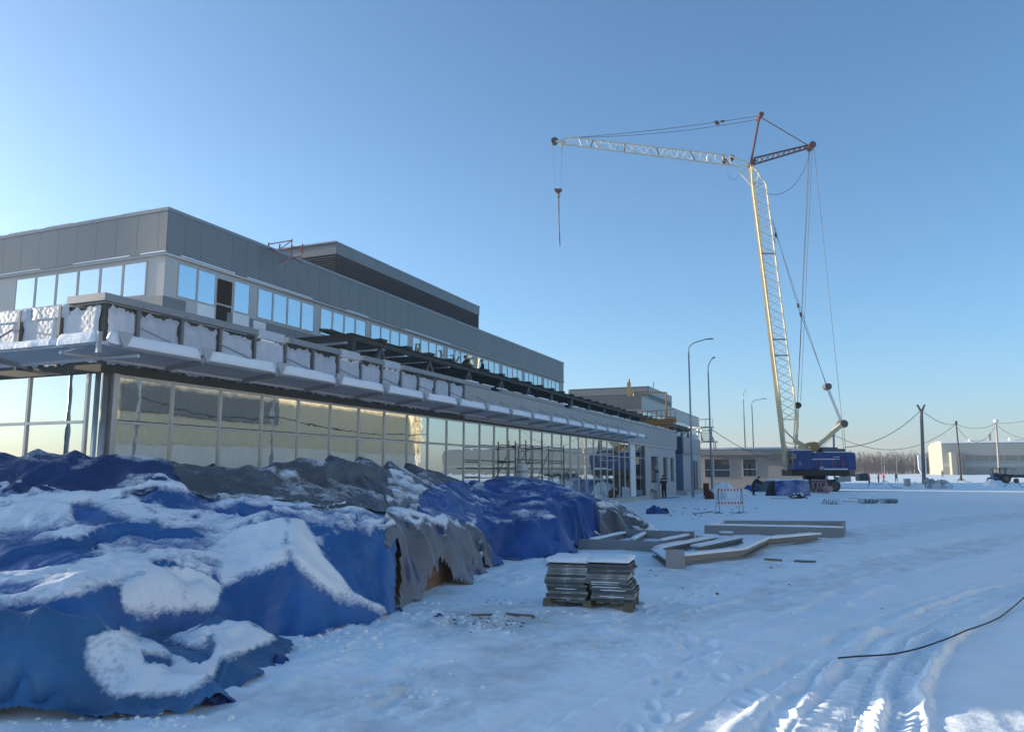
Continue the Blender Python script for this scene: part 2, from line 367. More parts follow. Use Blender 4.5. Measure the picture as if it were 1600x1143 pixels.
def ground_height(x, y, detail=True):
    d = np.hypot(x, y)
    z = 1.1 * sstep(115, 260, d)
    near = 1 - sstep(60, 130, d)
    z = z + near * (0.10 * (fbm(x / 3.1, y / 3.1, 3, 3) - 0.5) + 0.045 * (fbm(x / 0.55, y / 0.55, 3, 9) - 0.5)) + (1 - near) * 0.25 * (fbm(x / 14, y / 14, 3, 5) - 0.5)
    if not detail: return z
    wobx = 0.14 * (fbm(x * 1.7, y * 1.7, 2, 31) - 0.5); woby = 0.14 * (fbm(x * 1.7, y * 1.7, 2, 41) - 0.5)
    dl, sl, al = poly_dist(x + wobx * 0.4, y + woby * 0.4, LUG)
    fade = 1 - 0.75 * sstep(3.5, 14, al)
    inside = 1 - sstep(0.27, 0.36, dl)
    lug = np.where(np.abs(sl) < 0.045, 0.5, 0.5 + 0.5 * np.sin(2 * math.pi * (al / 0.165 + np.abs(sl) * 1.1)))
    lug = sstep(0.38, 0.68, lug)
    z = z + fade * inside * (-0.06 + 0.066 * lug * (0.6 + 0.8 * vnoise(x * 3, y * 3, 77)))
    z = z + fade * 0.05 * np.exp(-((dl - 0.42) / 0.06) ** 2) * (0.35 + 1.2 * vnoise(x * 3.5, y * 3.5, 78))
    for pts, hw, dep in RUTS:
        dep = dep * 0.6
        dr, sr, ar = poly_dist(x + wobx * 0.5, y + woby * 0.5, pts)
        z = z - dep * (1 - sstep(hw * 0.75, hw * 1.1, dr)) + dep * 0.8 * np.exp(-((dr - hw * 1.35) / (hw * 0.35)) ** 2) * (0.2 + 1.3 * vnoise(x * 3, y * 3, 80))
    rough = np.zeros_like(x)
    for (u, v, r) in ((640, 985, 1.6), (560, 1030, 1.6), (760, 985, 1.3), (880, 870, 1.5), (560, 1090, 1.5), (1000, 1000, 1.8), (800, 900, 1.2)):
        p = G(u, v); rough = np.maximum(rough, np.exp(-((x - p.x) ** 2 + (y - p.y) ** 2) / r ** 2))
    z = z + (0.022 + 0.10 * rough) * near * (ridged(x * 1.9, y * 1.9, 3, 55) - 0.55) + rough * 0.07 * (fbm(x * 5.5, y * 5.5, 3, 57) - 0.5)
    for (px_, py_, a_) in PRINTS:
        k = (np.abs(x - px_) < .4) & (np.abs(y - py_) < .4)
        if k.any():
            u_ = (x[k] - px_) * math.cos(a_) + (y[k] - py_) * math.sin(a_); w_ = -(x[k] - px_) * math.sin(a_) + (y[k] - py_) * math.cos(a_)
            q = (u_ / .15) ** 2 + (w_ / .065) ** 2; z[k] += -0.026 * np.exp(-q ** 2) + 0.010 * np.exp(-((q - 2.0) / .8) ** 2)
    for pts, hw in PACK:
        dp, _, _ = poly_dist(x, y, pts); z = z - 0.025 * (1 - sstep(hw * 0.6, hw, dp))
    return z
def gz(x, y): return float(ground_height(np.array([x]), np.array([y]))[0])

rr = np.concatenate([np.linspace(0.6, 4.2, 30, endpoint=False), np.arange(4.2, 15, 0.028), np.geomspace(15.0, 60, 260), np.geomspace(61, 420, 120), np.geomspace(440, 1450, 12)])
yaw0 = math.pi / 2 + YAW
fine = np.linspace(-R(42), R(46), 760); rest = np.linspace(R(46), 2 * math.pi - R(42), 70)[1:]
th = yaw0 - np.concatenate([fine, rest])
RR, TH = np.meshgrid(rr, th, indexing='ij')
gx, gy = RR * np.cos(TH), RR * np.sin(TH)
gh = ground_height(gx, gy)
dirt = np.zeros_like(gx)
for pts, hw in PACK:
    dp, _, _ = poly_dist(gx + 1.2 * (fbm(gx / 1.7, gy / 1.7, 3, 21) - 0.5), gy, pts)
    dirt = np.maximum(dirt, 0.30 * (1 - sstep(hw * 0.3, hw, dp)))
for p, r, a in DIRTY:
    dirt = np.maximum(dirt, a * np.exp(-((gx - p.x) ** 2 + (gy - p.y) ** 2) / r ** 2) * 1.3)
dirt = dirt + 0.12 * (fbm(gx / 4, gy / 4, 3, 25) - 0.4)
GROUND = attr_mix_mat('snow_ground', (0.86, 0.935, 0.98), 'dirt', (0.40, 0.39, 0.37), 0.6, bump=0.45, bscale=9, edge=0.28, nscale=1.7, var=0.045, rough2=0.6, spec=0.25)
go = bpy.data.objects.new('snow_ground', gridmesh('snow_ground', gx, gy, gh, GROUND, attrs={'dirt': dirt})); link(go); tag(go, kind='structure')

# ================================================================== TARPAULIN PILE
COLS = {   # column -> (row, level distance) along the draped surface; a distance of None puts the point on the ground
 -90: [(1135, None), (1060, 6.75), (995, 7.15), (985, 7.6), (945, 8.0), (930, 8.4), (880, 9.2), (845, 10.2), (800, 11.0), (760, 11.6), (712, 12.0)],
 0:   [(1113, None), (1050, 6.95), (988, 7.3), (983, 7.65), (950, 8.0), (932, 8.4), (882, 9.2), (848, 10.2), (800, 11.0), (760, 11.6), (709, 12.2)],
 60:  [(1110, None), (1045, 7.0), (985, 7.3), (978, 7.7), (950, 8.0), (930, 8.35), (885, 9.2), (845, 10.2), (798, 11.0), (758, 11.6), (706, 12.2)],
 120: [(1107, None), (1050, 7.1), (990, 7.4), (982, 7.75), (945, 8.1), (922, 8.4), (882, 9.3), (832, 10.4), (788, 11.2), (760, 11.8), (709, 12.3)],
 160: [(1109, None), (1065, 7.05), (1005, 7.4), (1012, 8.0), (960, 8.35), (925, 8.6), (875, 9.6), (838, 10.5), (792, 11.3), (757, 11.9), (713, 12.45)],
 215: [(1108, None), (1070, 7.1), (1040, 7.5), (1022, 8.5), (960, 8.8), (918, 9.1), (870, 10.0), (838, 10.7), (795, 11.4), (748, 12.1), (719, 12.7)],
 255: [(1106, None), (1085, 7.2), (1055, 7.6), (1008, 8.8), (965, 9.0), (920, 9.25), (885, 9.8), (848, 10.6), (800, 11.4), (752, 12.1), (724, 12.8)],
 300: [(1100, None), (1086, 7.3), (1050, 7.8), (1000, 8.8), (988, 9.2), (930, 9.5), (893, 10.0), (855, 10.7), (812, 11.5), (765, 12.3), (735, 13.1)],
 345: [(1092, None), (1078, 7.55), (1030, 8.3), (978, 9.2), (985, 9.6), (925, 9.8), (903, 10.1), (862, 10.8), (822, 11.5), (780, 12.3), (735, 13.2)],
 385: [(1062, None), (1045, 8.3), (985, 9.1), (992, 9.7), (915, 9.95), (888, 10.3), (850, 10.9), (818, 11.6), (785, 12.4), (733, 13.4)],
 430: [(1042, None), (1030, 8.6), (1005, 9.3), (998, 9.75), (930, 9.95), (872, 10.2), (845, 10.7), (811, 11.3), (800, 12.0), (778, 12.9), (727, 14.0)],
 470: [(996, None), (960, 9.9), (885, 10.25), (862, 10.6), (838, 11.0), (815, 11.5), (802, 12.1), (778, 13.2), (724, 14.6)],
 515: [(986, None), (960, 10.25), (912, 10.6), (870, 10.95), (830, 11.4), (816, 11.8), (800, 12.6), (772, 14.0), (719, 15.5)],
 560: [(977, None), (950, 10.75), (915, 11.05), (870, 11.3), (838, 11.6), (822, 12.0), (803, 13.2), (768, 15.0), (720, 16.6)],
 605: [(960, None), (925, 11.5), (880, 11.7), (848, 11.9), (834, 12.3), (806, 14.0), (765, 16.2), (722, 18.0)],
 632: [(942, None), (900, 12.3), (850, 12.45), (832, 12.7), (822, 13.6), (803, 15.0), (765, 17.2), (727, 19.5)],
 665: [(930, None), (895, 13.05), (850, 13.2), (833, 13.4), (824, 14.2), (802, 16.0), (766, 18.2), (735, 20.8)],
 700: [(916, None), (890, 14.15), (850, 14.3), (834, 14.5), (824, 15.4), (800, 17.2), (768, 19.6), (745, 22.2)],
 735: [(898, None), (875, 15.45), (850, 15.55), (835, 15.75), (824, 16.8), (798, 19.0), (772, 21.5), (752, 24.0)],
 756: [(886, None), (868, 16.6), (850, 16.8), (838, 16.95), (824, 18.2), (800, 20.0), (774, 22.8), (755, 25.3)],
 775: [(874, None), (860, 18.35), (840, 18.45), (825, 18.6), (812, 19.5), (796, 21.0), (776, 23.6), (758, 26.0)],
 830: [(871, None), (855, 18.75), (830, 18.9), (813, 19.1), (800, 20.2), (786, 22.5), (769, 27.0)],
 870: [(866, None), (848, 19.25), (822, 19.4), (806, 19.7), (794, 21.2), (784, 23.5), (773, 28.0)],
 900: [(856, None), (838, 21.2), (812, 21.4), (795, 21.7), (786, 23.5), (776, 27.5)],
 925: [(845, None), (828, 23.5), (800, 23.7), (784, 24.0), (778, 26.0), (775, 28.0)],
 960: [(838, None), (822, 25.0), (802, 25.2), (792, 25.6), (787, 27.5)],
 988: [(833, None), (820, 26.3), (808, 26.5), (802, 27.2)],
}
ctrl = []
for u, rows in COLS.items():
    pts = [G(u, v) if d is None else A(u, v, d) for v, d in rows]
    base = pts[0].copy(); ctrl.append(base + UP * 0.0)
    toward = Vector((base.x, base.y, 0)).normalized()
    ctrl.append(base - toward * 0.35 - UP * 0.10); ctrl.append(base - toward * 1.6 - UP * 0.35)
    ctrl += pts[1:]
    last = pts[-1]; o = Vector((last.x, last.y, 0)).normalized()
    ctrl.append(last + o * 0.8 - UP * 0.35 * last.z); ctrl.append(last + o * 1.9 - UP * 0.9 * last.z)
end = A(988, 820, 26.4)
for dx, dy, z in ((0.9, 0.5, -0.1), (1.3, 0.0, -0.2), (0.6, 1.2, -0.1), (1.0, 1.6, -0.2), (0.2, 2.6, -0.2)):
    ctrl.append(Vector((end.x + dx, end.y + dy, z)))
cp = np.array([tuple(p) for p in ctrl])
D = np.hypot(cp[:, None, 0] - cp[None, :, 0], cp[:, None, 1] - cp[None, :, 1])
n = len(cp); M = np.zeros((n + 3, n + 3)); M[:n, :n] = D + np.eye(n) * -0.012; M[:n, n] = 1; M[:n, n + 1:] = cp[:, :2]; M[n, :n] = 1; M[n + 1:, :n] = cp[:, :2].T
wts = np.linalg.solve(M, np.concatenate([cp[:, 2], np.zeros(3)]))
def drape(x, y):
    s = x.shape; x = x.ravel(); y = y.ravel(); out = wts[n] + wts[n + 1] * x + wts[n + 2] * y
    for i in range(n): out += wts[i] * np.hypot(x - cp[i, 0], y - cp[i, 1])
    return out.reshape(s)
st = 0.04
xs = np.arange(-13.0, 1.2, st); ys = np.arange(2.3, 32.0, st)
# rows further away are sampled more coarsely
ys = np.concatenate([np.arange(2.3, 14, 0.036), np.arange(14, 32, 0.06)])
TX, TY = np.meshgrid(xs, ys, indexing='ij')
TZ0 = drape(TX, TY)
cx, sx_ = FW.x, FW.y
TD = TX * FW.x + TY * FW.y; TL = TX * RT.x + TY * RT.y
TU = 800 + 1225 * TL / np.maximum(TD, 0.5)          # bearing of each vertex, used to cut the pile into sheets
gxx, gyy = np.gradient(TZ0, xs, ys); steep = np.hypot(gxx, gyy); nz = 1 / np.sqrt(1 + steep ** 2)
flat = sstep(0.45, 0.85, nz)
wx = TX + 0.5 * (fbm(TX * 0.8, TY * 0.8, 2, 61) - 0.5); wy = TY + 0.5 * (fbm(TX * 0.8, TY * 0.8, 2, 62) - 0.5)
rid = ridged(wx * 0.75 + wy * 0.3, wy * 0.75 - wx * 0.3, 3, 63)
rid2 = ridged(wx * 2.1, wy * 1.5, 2, 66)
cr1 = crumple(wx * 0.62 + wy * 0.25, wy * 0.95 - wx * 0.2, 101); cr2 = crumple(wx * 1.9, wy * 1.5 + wx * .4, 102); cr3 = crumple(wx * 4.2, wy * 4.8, 103)
calm = 1 - 0.6 * sstep(11.2, 12.6, TD)
TZ = TZ0 + calm * (0.13 * cr1 + 0.11 * (rid - 0.62)) * (0.3 + 0.7 * flat) + 0.10 * cr2 + 0.035 * cr3
roll_pts = [(p.x, p.y) for p in smooth_line([A(-60, 1000, 7.25), A(20, 995, 7.3), A(90, 988, 7.35), A(150, 992, 7.4), A(205, 1022, 7.35), A(262, 1066, 7.2), A(330, 1098, 7.1)], 5)]
rd_, rs_, ra_ = poly_dist(TX, TY, roll_pts)
TZ = TZ + 0.13 * np.exp(-(rd_ / 0.15) ** 2) - 0.12 * np.exp(-((rd_ - 0.36) / 0.12) ** 2) * (rs_ > 0)
crease = [(p.x, p.y) for p in (A(30, 1045, 6.98), A(68, 1040, 7.0), A(110, 1060, 7.02), A(160, 1100, 6.9))]
TZ = TZ - 0.10 * np.exp(-(poly_dist(TX, TY, crease)[0] / 0.05) ** 2)
hang = 1 - sstep(0.35, 0.75, nz)                      # vertical folds on hanging sides
along = TL * 1.0
TZ = TZ + hang * (0.20 * np.sin(TL * 9 + 3 * fbm(TX, TY, 2, 70) * 6) * vnoise(TX * 2, TY * 2, 71))
LEDGES = [(((-40, 878, 9.25), (60, 868, 9.6), (130, 862, 9.9), (190, 842, 10.6), (260, 848, 10.7), (330, 852, 11.0)), .09),
          (((330, 800, 11.9), (400, 812, 11.7), (438, 815, 11.35)), .10), (((210, 905, 9.4), (270, 893, 9.7), (345, 912, 9.95)), .09),
          (((480, 800, 12.4), (560, 806, 13.0), (640, 790, 15.6), (720, 785, 18.5)), .07), (((700, 800, 17.2), (790, 790, 21.2), (870, 790, 21.8)), .07), (((470, 760, 13.8), (540, 755, 15.0), (620, 752, 17.2)), .13), (((90, 1040, 7.05), (150, 1010, 7.4), (230, 1050, 7.4)), .06)]
for pts_, hh_ in LEDGES:                             # edges of overlapping folds: a sharp lip that dies away behind it
    ln_ = [(p.x, p.y) for p in smooth_line([A(*q) for q in pts_], 5)]
    dd_, ss_, aa_ = poly_dist(TX + 0.10 * (fbm(TX * 2.2, TY * 2.2, 2, 120) - .5), TY + 0.10 * (fbm(TX * 2.2, TY * 2.2, 2, 121) - .5), ln_)
    LL_ = aa_.max(); tap = np.clip(np.minimum(aa_, LL_ - aa_) / .35, 0, 1)
    far_ = ss_ > 0
    TZ = TZ + hh_ * tap * np.where(far_, sstep(0, .05, dd_) * np.exp(-np.maximum(dd_ - .05, 0) / .45), -0.45 * np.exp(-(dd_ / .14) ** 2))
for (u0, v0, d0, u1, v1, d1, hh_, ww_) in ((262, 1010, 8.5, 340, 990, 8.9, .09, .08), (340, 990, 8.9, 400, 990, 8.85, .06, .14), (400, 992, 8.85, 455, 1022, 8.7, .08, .09), (350, 1060, 7.95, 330, 1035, 8.2, .10, .06), (330, 1092, 7.35, 372, 1050, 8.0, .09, .06)):
    q0_, q1_ = A(u0, v0, d0), A(u1, v1, d1); dd_ = poly_dist(TX, TY, [(q0_.x, q0_.y), (q1_.x, q1_.y)])[0]; TZ = TZ + hh_ * np.maximum(0, 1 - dd_ / ww_ / 1.6)
gap_ = TD - np.interp(TU, [-120, 0, 60, 120, 165, 215, 255, 300, 345, 385, 430, 472], [7.7, 7.72, 7.75, 7.82, 8.05, 8.55, 8.9, 9.1, 9.45, 9.45, 9.6, 9.5])
TZ = TZ - 0.30 * np.exp(-((gap_ - .06) / 0.15) ** 2) * (TU < 480)
def knot(pairs, u): a = np.array(pairs, float); return np.interp(u, a[:, 0], a[:, 1])
jit = 0.28 * (fbm(TX * 1.1, TY * 1.1, 3, 81) - 0.5) * 2
front = TD + jit * 0.6 < knot([(-120, 7.7), (0, 7.72), (60, 7.75), (120, 7.82), (165, 8.05), (215, 8.55), (255, 8.9), (300, 9.1), (345, 9.45), (385, 9.45), (430, 9.6), (472, 9.5)], TU)
front &= TU < 475
navy = (TD + jit * 1.2 > knot([(-120, 11.4), (100, 11.6), (200, 11.75), (300, 12.4), (380, 13.4)], TU)) & (TU < 330 + 100 * jit)
grey = (TD + jit * 1.5 > knot([(250, 12.7), (300, 12.3), (420, 12.6), (520, 12.5), (600, 12.9), (640, 13.4), (720, 14.8), (760, 17)], TU)) & (TU > 270 + 60 * jit)
bl = knot([(12, 620), (14, 630), (15, 640), (17.2, 655), (18.5, 672), (21, 705), (23.5, 722), (27, 740)], TD)
right_blue = (TU + 30 * jit > bl) & (TD > knot([(560, 14.0), (640, 14.2), (700, 15.7), (756, 17.5), (765, 17.0), (1000, 10)], TU))
greybox = (TU > 612 + 8 * jit) & (TU < 764) & ~right_blue & (TD < 17.6)
endgrey = TU + 10 * jit > 932
endgrey &= TD > 22
right_blue &= ~endgrey
front_m = front
grey_m = grey & ~right_blue & ~greybox & ~endgrey
navy_m = navy & ~grey_m
main = ~front & ~navy_m & ~grey_m & ~right_blue & ~greybox & ~endgrey & (TU < 640)
def grow(m, k):
    for _ in range(k):
        q = m.copy(); q[1:] |= m[:-1]; q[:-1] |= m[1:]; q[:, 1:] |= m[:, :-1]; q[:, :-1] |= m[:, 1:]; m = q
    return m
gxx, gyy = np.gradient(TZ, xs, ys); nz = 1 / np.sqrt(1 + gxx ** 2 + gyy ** 2)
sn_up = sstep(0.62, 0.93, nz)
# snow drifts: streaky, held in the hollows and on the windward side
lee = (gxx * 0.8 - gyy * 0.6)
streak = fbm(TX * 1.0 + TY * 0.9, (TY - TX) * 2.4, 4, 90)
open_up = TZ0 > -0.06
def snowmap(amount, lo=0.0): return np.clip(sn_up * (amount + 1.5 * (streak - 0.5) + 0.45 * np.clip(-lee, -1, 1)), 0, 1.0) + lo
def tarp_mat(name, c, var=0.25): return attr_mix_mat(name, c, 'snow', (0.83, 0.88, 0.92), 0.42, 0.55, bump=0.35, bscale=26, edge=0.26, nscale=24, var=var, spec=0.35, stretch=(1, 0.55, 1))
T_BLUE = tarp_mat('blue_tarpaulin', (0.020, 0.115, 0.33)); T_NAVY = tarp_mat('navy_tarpaulin', (0.010, 0.040, 0.135), 0.3)
T_ROYAL = tarp_mat('royal_blue_tarpaulin', (0.010, 0.070, 0.27), 0.3); T_GREY = tarp_mat('grey_tarpaulin', (0.070, 0.082, 0.098), 0.25)
T_GREYB = tarp_mat('stained_grey_tarpaulin', (0.15, 0.17, 0.20), 0.35)
l_, h_, v_ = TL, TD, TZ - CAM_H
TV = 571.5 - 1211 * ((v_ * math.cos(PITCH) - h_ * math.sin(PITCH)) / (h_ * math.cos(PITCH) + v_ * math.sin(PITCH)))   # survey row of each vertex
fold = knot([(440, 868), (462, 882), (500, 908), (545, 932), (600, 956)], TU); fold_on = sstep(446, 462, TU) * (1 - sstep(585, 615, TU))
band = np.exp(-((TV - fold) / 13.0) ** 2) * fold_on
drift2 = fbm(TX * 2.3 + 4, TY * 2.3, 3, 95)
QU = TU + 9 * (fbm(TX * 3.1, TY * 3.1, 3, 130) - .5) * 2; QV = TV + 7 * (fbm(TX * 3.1 + 9, TY * 3.1, 3, 131) - .5) * 2
def area(poly, soft=7.0):
    n_ = len(poly); ins = np.zeros(TU.shape, bool); dm = np.full(TU.shape, 1e9)
    for i in range(n_):
        (xa, ya), (xb, yb) = poly[i], poly[(i + 1) % n_]
        if ya != yb: ins ^= ((ya > QV) != (yb > QV)) & (QU < (xb - xa) * (QV - ya) / (yb - ya) + xa)
        t = np.clip(((QU - xa) * (xb - xa) + (QV - ya) * (yb - ya)) / ((xb - xa) ** 2 + (yb - ya) ** 2), 0, 1)
        dm = np.minimum(dm, np.hypot(QU - xa - t * (xb - xa), QV - ya - t * (yb - ya)))
    return sstep(-soft, soft, np.where(ins, dm, -dm))
main_snow = np.where(TD < 11.8, snowmap(0.54), snowmap(0.48))
for p_ in (((447, 806), (472, 812), (492, 842), (512, 882), (542, 907), (572, 936), (604, 950), (602, 960), (545, 941), (500, 918), (456, 881), (455, 850)),
           ((205, 905), (240, 893), (300, 887), (345, 904), (357, 925), (350, 948), (300, 958), (250, 962), (205, 955)),
           ((0, 932), (60, 925), (150, 880), (180, 866), (240, 890), (205, 906), (160, 925), (80, 935), (40, 946), (-60, 950)),
           ((0, 792), (60, 777), (120, 767), (200, 745), (270, 753), (300, 762), (210, 772), (150, 797), (110, 822), (60, 830), (-60, 832)),
           ((352, 884), (332, 860), (352, 840), (420, 815), (447, 806), (456, 880), (400, 897), (356, 915))):
    main_snow = np.maximum(main_snow, area(p_, 9) * (0.42 + 0.75 * drift2 + 0.25 * streak))
for p_, k_ in ((((355, 924), (456, 886), (500, 922), (545, 945), (604, 963), (430, 1004), (352, 990)), 1.0), (((504, 835), (550, 828), (618, 848), (626, 948), (592, 945), (562, 915), (532, 880)), .85),
           (((-60, 850), (80, 840), (165, 862), (100, 885), (-60, 905)), .9), (((115, 790), (130, 785), (205, 808), (160, 820), (115, 815)), .85), (((190, 775), (240, 758), (320, 772), (362, 785), (300, 795), (220, 785)), .7),
           (((205, 963), (250, 967), (300, 963), (354, 953), (354, 990), (230, 1004), (190, 955)), 1.0), (((-60, 962), (60, 952), (150, 946), (188, 955), (232, 992), (190, 1024), (90, 990), (-60, 990)), .72)):
    main_snow = main_snow * (1 - k_ * area(p_))
TZ = TZ + 0.05 * band - 0.05 * np.exp(-((TV - fold - 26) / 12) ** 2) * fold_on
nn_ = T_GREYB.node_tree.nodes; ll_ = T_GREYB.node_tree.links
q_sc = [q for q in nn_ if q.bl_idname == 'ShaderNodeVectorMath' and q.operation == 'SCALE'][0]; q_mx = [q for q in nn_ if q.bl_idname == 'ShaderNodeMix'][0]
q_tc = [q for q in nn_ if q.bl_idname == 'ShaderNodeTexCoord'][0]; q_mp = nn_.new('ShaderNodeMapping'); q_mp.inputs['Scale'].default_value = (2.2, 2.2, .35); ll_.new(q_tc.outputs['Object'], q_mp.inputs['Vector'])
q_n = nn_.new('ShaderNodeTexNoise'); q_n.inputs['Scale'].default_value = 1.6; q_n.inputs['Detail'].default_value = 5; ll_.new(q_mp.outputs['Vector'], q_n.inputs['Vector'])
q_r = nn_.new('ShaderNodeMapRange'); q_r.inputs['From Min'].default_value = .56; q_r.inputs['From Max'].default_value = .64; ll_.new(q_n.outputs['Fac'], q_r.inputs['Value'])
q_c = nn_.new('ShaderNodeMix'); q_c.data_type = 'RGBA'; q_c.inputs['B'].default_value = (.035, .035, .13, 1); ll_.new(q_r.outputs['Result'], q_c.inputs['Factor']); ll_.new(q_sc.outputs['Vector'], q_c.inputs['A']); ll_.new(q_c.outputs['Result'], q_mx.inputs['A'])
def sheet(name, mask, lift, snow, m, label, keepmask=None):
    mk = grow(mask, 3) & open_up
    if keepmask is not None: mk &= keepmask
    thick = 0.05 * sstep(0.35, 0.7, snow)
    o = bpy.data.objects.new(name, gridmesh(name, TX, TY, TZ + lift + thick, m, mk, {'snow': snow}))
    link(o); return tag(o, label, 'tarpaulin', 'tarpaulins over the stored materials')
sheet('tarpaulin', main, 0.0, main_snow, T_BLUE, 'big snow streaked blue tarpaulin with a peaked corner, in the middle of the covered pile')
fs = 0.25 * snowmap(0.3)
fs = np.maximum(fs, area(((150, 1002), (190, 986), (240, 1000), (262, 1008), (330, 978), (400, 976), (444, 1004), (470, 1020), (400, 1024), (362, 1034), (348, 1062), (312, 1088), (230, 1100), (188, 1102), (150, 1034)), 9) * (.55 + .7 * drift2))
for p_ in (((238, 1024), (276, 1029), (284, 1046), (240, 1043)), ((258, 1004), (330, 1014), (346, 992), (347, 1036), (320, 1041), (270, 1018)), ((404, 1018), (448, 1000), (480, 1035), (430, 1045), (380, 1036)), ((120, 1060), (200, 1098), (330, 1090), (330, 1130), (100, 1130))):
    fs = fs * (1 - .95 * area(p_, 5))
T_FADE = tarp_mat('faded_blue_tarpaulin', (0.036, 0.135, 0.29), 0.35)
sheet('tarpaulin', front_m, 0.01, np.clip(fs, 0, 1), T_FADE, 'nearest blue tarpaulin, rolled at the left and buried in snow towards its torn right end')
sheet('tarpaulin', navy_m, 0.02, snowmap(0.05), T_NAVY, 'navy blue tarpaulin on the high left back of the pile, below the glazed corner')
sheet('tarpaulin', grey_m, 0.035, snowmap(0.02), T_GREY, 'grey tarpaulin with a ragged crest in front of the glass wall')
sheet('tarpaulin', right_blue, 0.02, snowmap(0.06), T_ROYAL, 'bright royal blue tarpaulin at the right part of the pile, beside the scaffold')
# an opening at the foot of the grey covered box shows what is stored under it
opening = (TZ0 < 0.34 * (1 - np.abs(TU - 690) / 28)) | ((TU < 626) & (TZ0 < 0.75))
sheet('tarpaulin', greybox, 0.03, snowmap(0.62), T_GREYB, 'stained grey and purple tarpaulin hanging over boxes, open at its foot', ~opening)
sheet('tarpaulin', endgrey, 0.02, snowmap(0.55), T_GREY, 'small grey tarpaulin closing the far right end of the pile')

# ================================================================== TERMINAL BUILDING
FX, Y0, Y1 = -13.1, 10.6, 67.3            # facade plane of the low front block and its two ends
UX, UY0, UY1 = -24.0, 21.95, 69.6          # facade plane of the set-back upper storey
term = thing('terminal_building', (FX, Y0, 0), 'long grey clad terminal under construction with glazed ground floor and set back upper storey', 'building')
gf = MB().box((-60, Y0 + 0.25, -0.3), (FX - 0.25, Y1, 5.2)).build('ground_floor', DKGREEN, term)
b = MB().box((-60, Y0 + 0.1, 5.2), (FX - 0.15, Y1 - 0.05, 5.30)); b.build('roof_snow', SNOW, gf)
# dark soffit band behind the insulation and the solid wall at the far end
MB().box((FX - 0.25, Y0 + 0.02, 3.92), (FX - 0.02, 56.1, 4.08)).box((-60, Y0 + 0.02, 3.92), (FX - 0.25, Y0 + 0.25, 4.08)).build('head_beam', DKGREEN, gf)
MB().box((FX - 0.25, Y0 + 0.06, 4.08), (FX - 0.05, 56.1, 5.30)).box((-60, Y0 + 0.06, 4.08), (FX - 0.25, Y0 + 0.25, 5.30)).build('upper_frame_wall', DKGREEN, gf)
# end wall with three windows
wy = [(57.9, 60.4), (62.2, 63.9), (65.1, 66.5)]; wz = (1.15, 3.25)
ew = MB(); yy = [56.1] + [q for p in wy for q in p] + [Y1]
for i in range(0, len(yy), 2): ew.box((FX - 0.25, yy[i], -0.2), (FX, yy[i + 1], 3.98))
for a, c in wy: ew.box((FX - 0.25, a, -0.2), (FX, c, wz[0])); ew.box((FX - 0.25, a, wz[1]), (FX, c, 3.98))
ew.build('end_wall', LGREY, gf)
for a, c in wy:
    MB().box((FX - 0.2, a, wz[0]), (FX - 0.14, c, wz[1])).build('window_pane', GLD, gf)
    f = MB()
    for y in (a, c - 0.07): f.box((FX - 0.13, y, wz[0]), (FX - 0.05, y + 0.07, wz[1]))
    for z in (wz[0], wz[1] - 0.07): f.box((FX - 0.13, a + 0.07, z), (FX - 0.05, c - 0.07, z + 0.07))
    f.build('window_frame', ALU, gf)
# glazing of the long front: 1.4 m bays
gy = [11.0 + 1.4 * k for k in range(33)]
ZT = 2.97
lo_m = MB().box((-0.012, 0.03, 0), (0.012, 1.37, ZT - 0.36)).mesh('pane_lower', GL)
up_m = MB().box((-0.012, 0.03, 0), (0.012, 1.37, 0.88)).mesh('pane_upper', GL)
mul = MB().box((-0.07, -0.026, 0), (0.03, 0.026, 3.60)).mesh('mullion', ALU)
tra = MB().box((-0.05, 0.028, 0), (0.025, 1.372, 0.05)).mesh('transom', ALU)
DOORS = (23, 24)
for k, y in enumerate(gy):
    inst('mullion', mul, gf, (FX, y, 0.32))
    if k == 32: break
    rz = random.uniform(-0.0018, 0.0018)
    if k == 29:
        MB().box((FX - 0.02, y + 0.03, 0.35), (FX + 0.02, y + 1.37, 3.85)).build('covering_board', WHITE, gf)
    elif k in (30, 31):
        o = MB().box((FX - 0.012, y + 0.03, 0.35), (FX + 0.012, y + 1.37, 3.85)).build('glass_pane', GLD, gf)
    else:
        inst('glass_pane', lo_m, gf, (FX - 0.02, y, 0.34), (0, random.uniform(-0.0015, 0.0015), rz))
        inst('glass_pane', up_m, gf, (FX - 0.02, y, ZT + 0.05), (0, random.uniform(-0.0015, 0.0015), rz + random.uniform(-0.001, 0.001)))
    for z in (0.28, ZT - 0.02, 3.86):
        inst('transom', tra, gf, (FX, y, z))
    if k in DOORS:
        inst('transom', tra, gf, (FX, y, 2.2))
MB().box((FX - 0.2, 10.97, -0.2), (FX + 0.03, 56.1, 0.279)).build('base_plinth', LGREY, gf)
